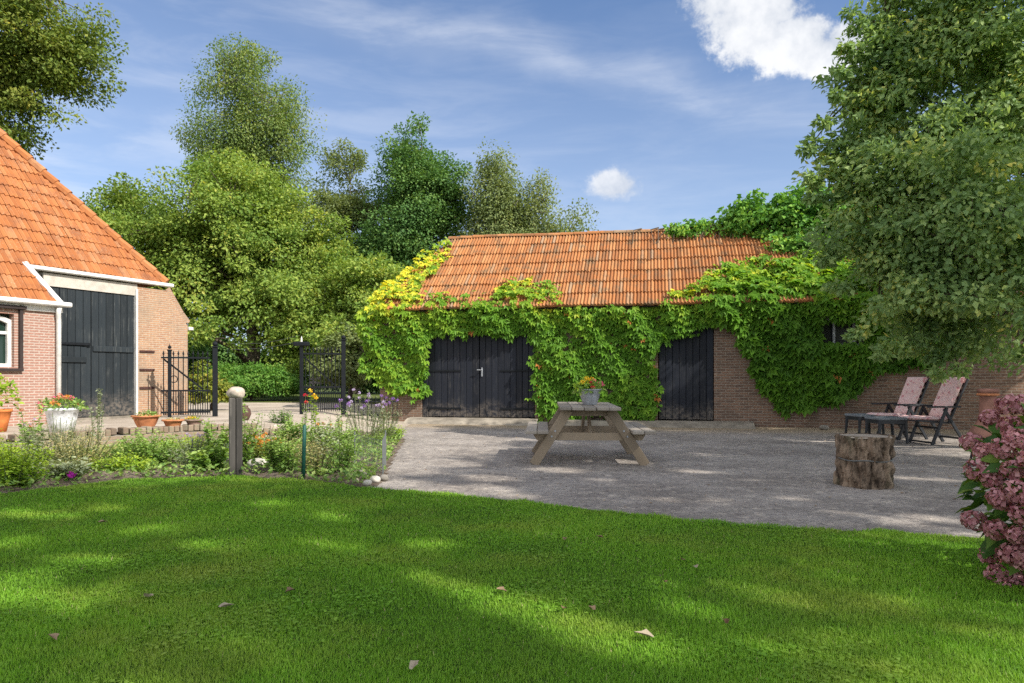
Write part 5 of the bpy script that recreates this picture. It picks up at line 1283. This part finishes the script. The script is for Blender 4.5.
bushy('geranium_clump', 'low light green clump at the lawn edge below the terracotta bowl', 120, 474, 8.15, .38, .18, 800, .055, LL, 110, 28)
bushy('catmint', 'blue grey catmint clump behind the low netting', 196, 470, 8.55, .34, .34, 1200, .05, LG, 111, 40, ('p_lilac', 8, .014), SLIM)
bushy('comfrey', 'large dark leaved plant left of the stone topped post', 214, 474, 8.2, .22, .26, 300, .12, LP, 112, 12)
bushy('tall_rudbeckia', 'tall leafy stalks crowded left of the stone topped post', 216, 465, 8.5, .18, .62, 420, .075, LP, 113, 9)
bushy('tall_rudbeckia', 'leafy stems rising just behind the boulder post', 243, 462, 8.7, .22, .66, 420, .07, LP, 114, 9)
bushy('sedum', 'russet and orange flowering clump right of the boulder post', 262, 460, 8.9, .26, .30, 480, .05, M['leaf_yellow'], 115, 26, ('p_orange', 20, .022))
bushy('phlox', 'mid green bushy clump left of the green stake', 282, 478, 8.1, .27, .40, 1100, .06, LP, 116, 30)
bushy('phlox', 'straw and green clump just right of the green stake', 316, 479, 8.0, .24, .48, 800, .055, LS, 117, 30, tpl=SLIM)
bushy('rose_bush', 'open leggy rose bush at the right end of the bed', 340, 478, 7.95, .28, .66, 620, .06, LP, 118, 14)
bushy('rose_bush', 'second leggy bush behind the rose, against the netting', 328, 462, 8.9, .32, .66, 700, .06, LG, 119, 16)
bushy('cornflower', 'lilac flowered stalks rising before the low iron railing', 366, 440, 11.3, .45, .98, 900, .06, LG, 120, 34, ('p_lilac', 16, .022), SLIM)
bushy('cornflower', 'purple topped stalks at the barn end of the bed', 382, 436, 12.0, .40, .86, 700, .06, LG, 121, 28, ('p_purple', 10, .024), SLIM)
bushy('verbena', 'single tall purple verbena stalk beside the gate post', 343, 440, 10.6, .12, 1.0, 90, .06, LP, 122, 4, ('p_purple', 3, .026))
bushy('sunflower', 'yellow flowers on tall pale stalks before the right gate', 314, 440, 10.8, .10, 1.06, 220, .07, LL, 123, 5, ('p_yellow', 3, .028))
bushy('red_dahlia', 'red flowers glowing in front of the feeder post', 303, 440, 11.6, .10, .86, 120, .06, LP, 124, 4, ('p_red', 2, .028))
bushy('leafy_clump', 'fresh green leafy clump on the terrace edge by the steps', 296, 436, 11.2, .36, .36, 800, .08, LP, 125, 24)
bushy('leafy_clump', 'tangled green clump with orange flecks before the railing', 332, 442, 10.6, .46, .46, 1100, .07, LP, 126, 30, ('p_orange', 5, .022))
bushy('leafy_clump', 'yellow green tuft reaching the courtyard beside the bed', 388, 440, 12.4, .32, .30, 700, .07, LL, 127, 24)
bushy('leafy_clump', 'grassy tuft at the foot of the barn corner', 372, 446, 11.2, .30, .26, 600, .07, LP, 128, 24, tpl=SLIM)
bushy('dark_shrub', 'small dark evergreen shrub on the paving behind the steps', 280, 424, 13.2, .26, .28, 420, .06, M['leaf_dark'], 129, 18, z0=.2)
bushy('lavender', 'slanting grey flower spike beside the boulder post', 258, 440, 9.8, .30, .50, 260, .05, LG, 130, 8, tpl=SLIM)
bushy('weeds', 'low weedy growth along the foot of the garden wall', 128, 452, 9.4, .55, .22, 900, .06, LP, 131, 30)
bushy('weeds', 'low weedy growth under the grey brown bowl', 190, 452, 9.9, .50, .24, 800, .06, LL, 132, 30)
bushy('weeds', 'tangle of weeds behind the lime bush at the wall', 30, 460, 8.4, .50, .30, 900, .06, LG, 133, 30)
bushy('weeds', 'thin weeds between the green stake and the steps', 290, 460, 9.3, .42, .30, 700, .055, LS, 134, 26, tpl=SLIM)
# more underplanting nobody could count
gg = np.random.default_rng(71); n = 46000
P2 = np.column_stack([gg.uniform(-8.5, -1.5, n), gg.uniform(6.6, 12.8, n)]); P2 = P2[inpoly(P2, BED)]
den = .5 + .5 * np.sin(P2[:, 0] * 3.3 + 1) * np.sin(P2[:, 1] * 2.7); P2 = P2[gg.random(len(P2)) < .25 + .75 * den]; n = len(P2)
dl = np.min([np.hypot(P2[:, 0] - x, P2[:, 1] - y) for x, y in [(-4.54, 7.19), (-4.2, 7.7), (-3.07, 7.85), (-1.94, 7.45)]], axis=0)
a_ = gg.random(n) * 6.28
setp(leaves('ground_cover', np.column_stack([P2, .02 + .11 * gg.random(n)]), np.column_stack([np.cos(a_), np.sin(a_), .2 + .8 * gg.random(n)]), gg.normal(size=(n, 3)) * .4 + np.array((0, 0, 1)), .05 * (.5 + gg.random(n)), gg.random(n), LEAF, LP),
     'low leafy ground cover between the plants of the bed', 'ground cover', kind='stuff')

# ------------------------------------------------------------------ fallen leaves on the lawn and the yard
m, nt, p = mat('dry fallen leaves', .85, .2)
nt.links.new(ramp(nt, attr(nt), [(0, (.12, .07, .035)), (.5, (.30, .21, .13)), (1, (.36, .30, .22))]), p.inputs['Base Color']); M['dry'] = m
spots = [(225, 608, 'pale curled dead leaf, largest on the left half of the lawn'), (148, 598, 'flat pale dead leaf left of the largest curled one'), (414, 667, 'pale dead leaf closest to the bottom edge of the lawn'), (290, 592, 'brown dead leaf right of the largest curled one'), (645, 637, 'long pale dead leaf inside the sunny patch'),
         (697, 568, 'pale dead leaf near the middle of the shaded lawn'), (682, 561, 'reddish dead leaf next to a pale one on the shaded lawn'), (664, 583, 'small dull dead leaf on the shaded lawn'), (565, 540, 'small dark dead leaf near the gravel edge'), (600, 538, 'brown dead leaf just inside the gravel edge'), (51, 639, 'dark dead leaf low at the left'), (102, 523, 'tiny brown dead leaf in the far left grass'), (501, 591, 'straw coloured dead leaf left of the sunny patch'), (727, 623, 'grey green dead leaf on the right half of the lawn'), (563, 610, 'dark dead leaf in the sunny patch'), (592, 610, 'crumpled dark dead leaf beside the sunny patch')]
pr = random.Random(12)
for i, (px, py, lab) in enumerate(spots):
    Y = (CH - .04) * F / (py - HY); q_ = at(px, py, Y); sz = .016 + .010 * pr.random() + (.008 if i in (0, 1, 4) else 0)
    mb = MB(); mb.cur = (.95 if i in (0, 1, 2, 4, 5) else pr.random() * .6)
    nseg = 9; vs = [(0, 0, .012)]
    for j in range(nseg): t = 2 * math.pi * j / nseg; rr = sz * (1 + .35 * math.cos(5 * t) * .6) * (1.2 if j == 0 else 1); vs.append((rr * 1.15 * math.cos(t), rr * .75 * math.sin(t), .012 + .5 * sz * abs(math.sin(t)) ** 1.5 + pr.uniform(0, .006)))
    mb.add(vs, [(0, 1 + j, 1 + (j + 1) % nseg) for j in range(nseg)])
    o_ = mb.build('fallen_leaf', M['dry'], None); o_.location = (q_.x, Y, .034); o_.rotation_euler = (pr.uniform(-.3, .3), pr.uniform(-.3, .3), pr.uniform(0, 6.28)); setp(o_, lab, 'leaf', 'dead leaves on the lawn')
gg = np.random.default_rng(15); n = 1100
P2 = np.column_stack([gg.uniform(-1.6, 8.5, n), gg.uniform(6.0, 16.2, n)]); P2 = P2[~inpoly(P2, LAWN)]; n = len(P2); a_ = gg.random(n) * 6.28
setp(leaves('leaf_litter', np.column_stack([P2, np.full(n, .008)]), np.column_stack([np.cos(a_), np.sin(a_), gg.normal(size=n) * .15]), gg.normal(size=(n, 3)) * .2 + np.array((0, 0, 1)), .040 * (.25 + gg.random(n) ** 2), gg.random(n), LEAF, M['dry']),
     'scattered dry leaves and twigs on the gravel courtyard', 'leaf litter', kind='stuff')
q_ = at(822, 428, 15.0); mb = MB(); mb.ball((0, 0, .05), .08, 12, (1.3, .9, .7), .1); o_ = mb.build('rock', M['stone_grey'], None, True); o_.location = (q_.x, 14.9, 0); setp(o_, 'dark stone lying at the foot of the barn wall under the creeper', 'stone')
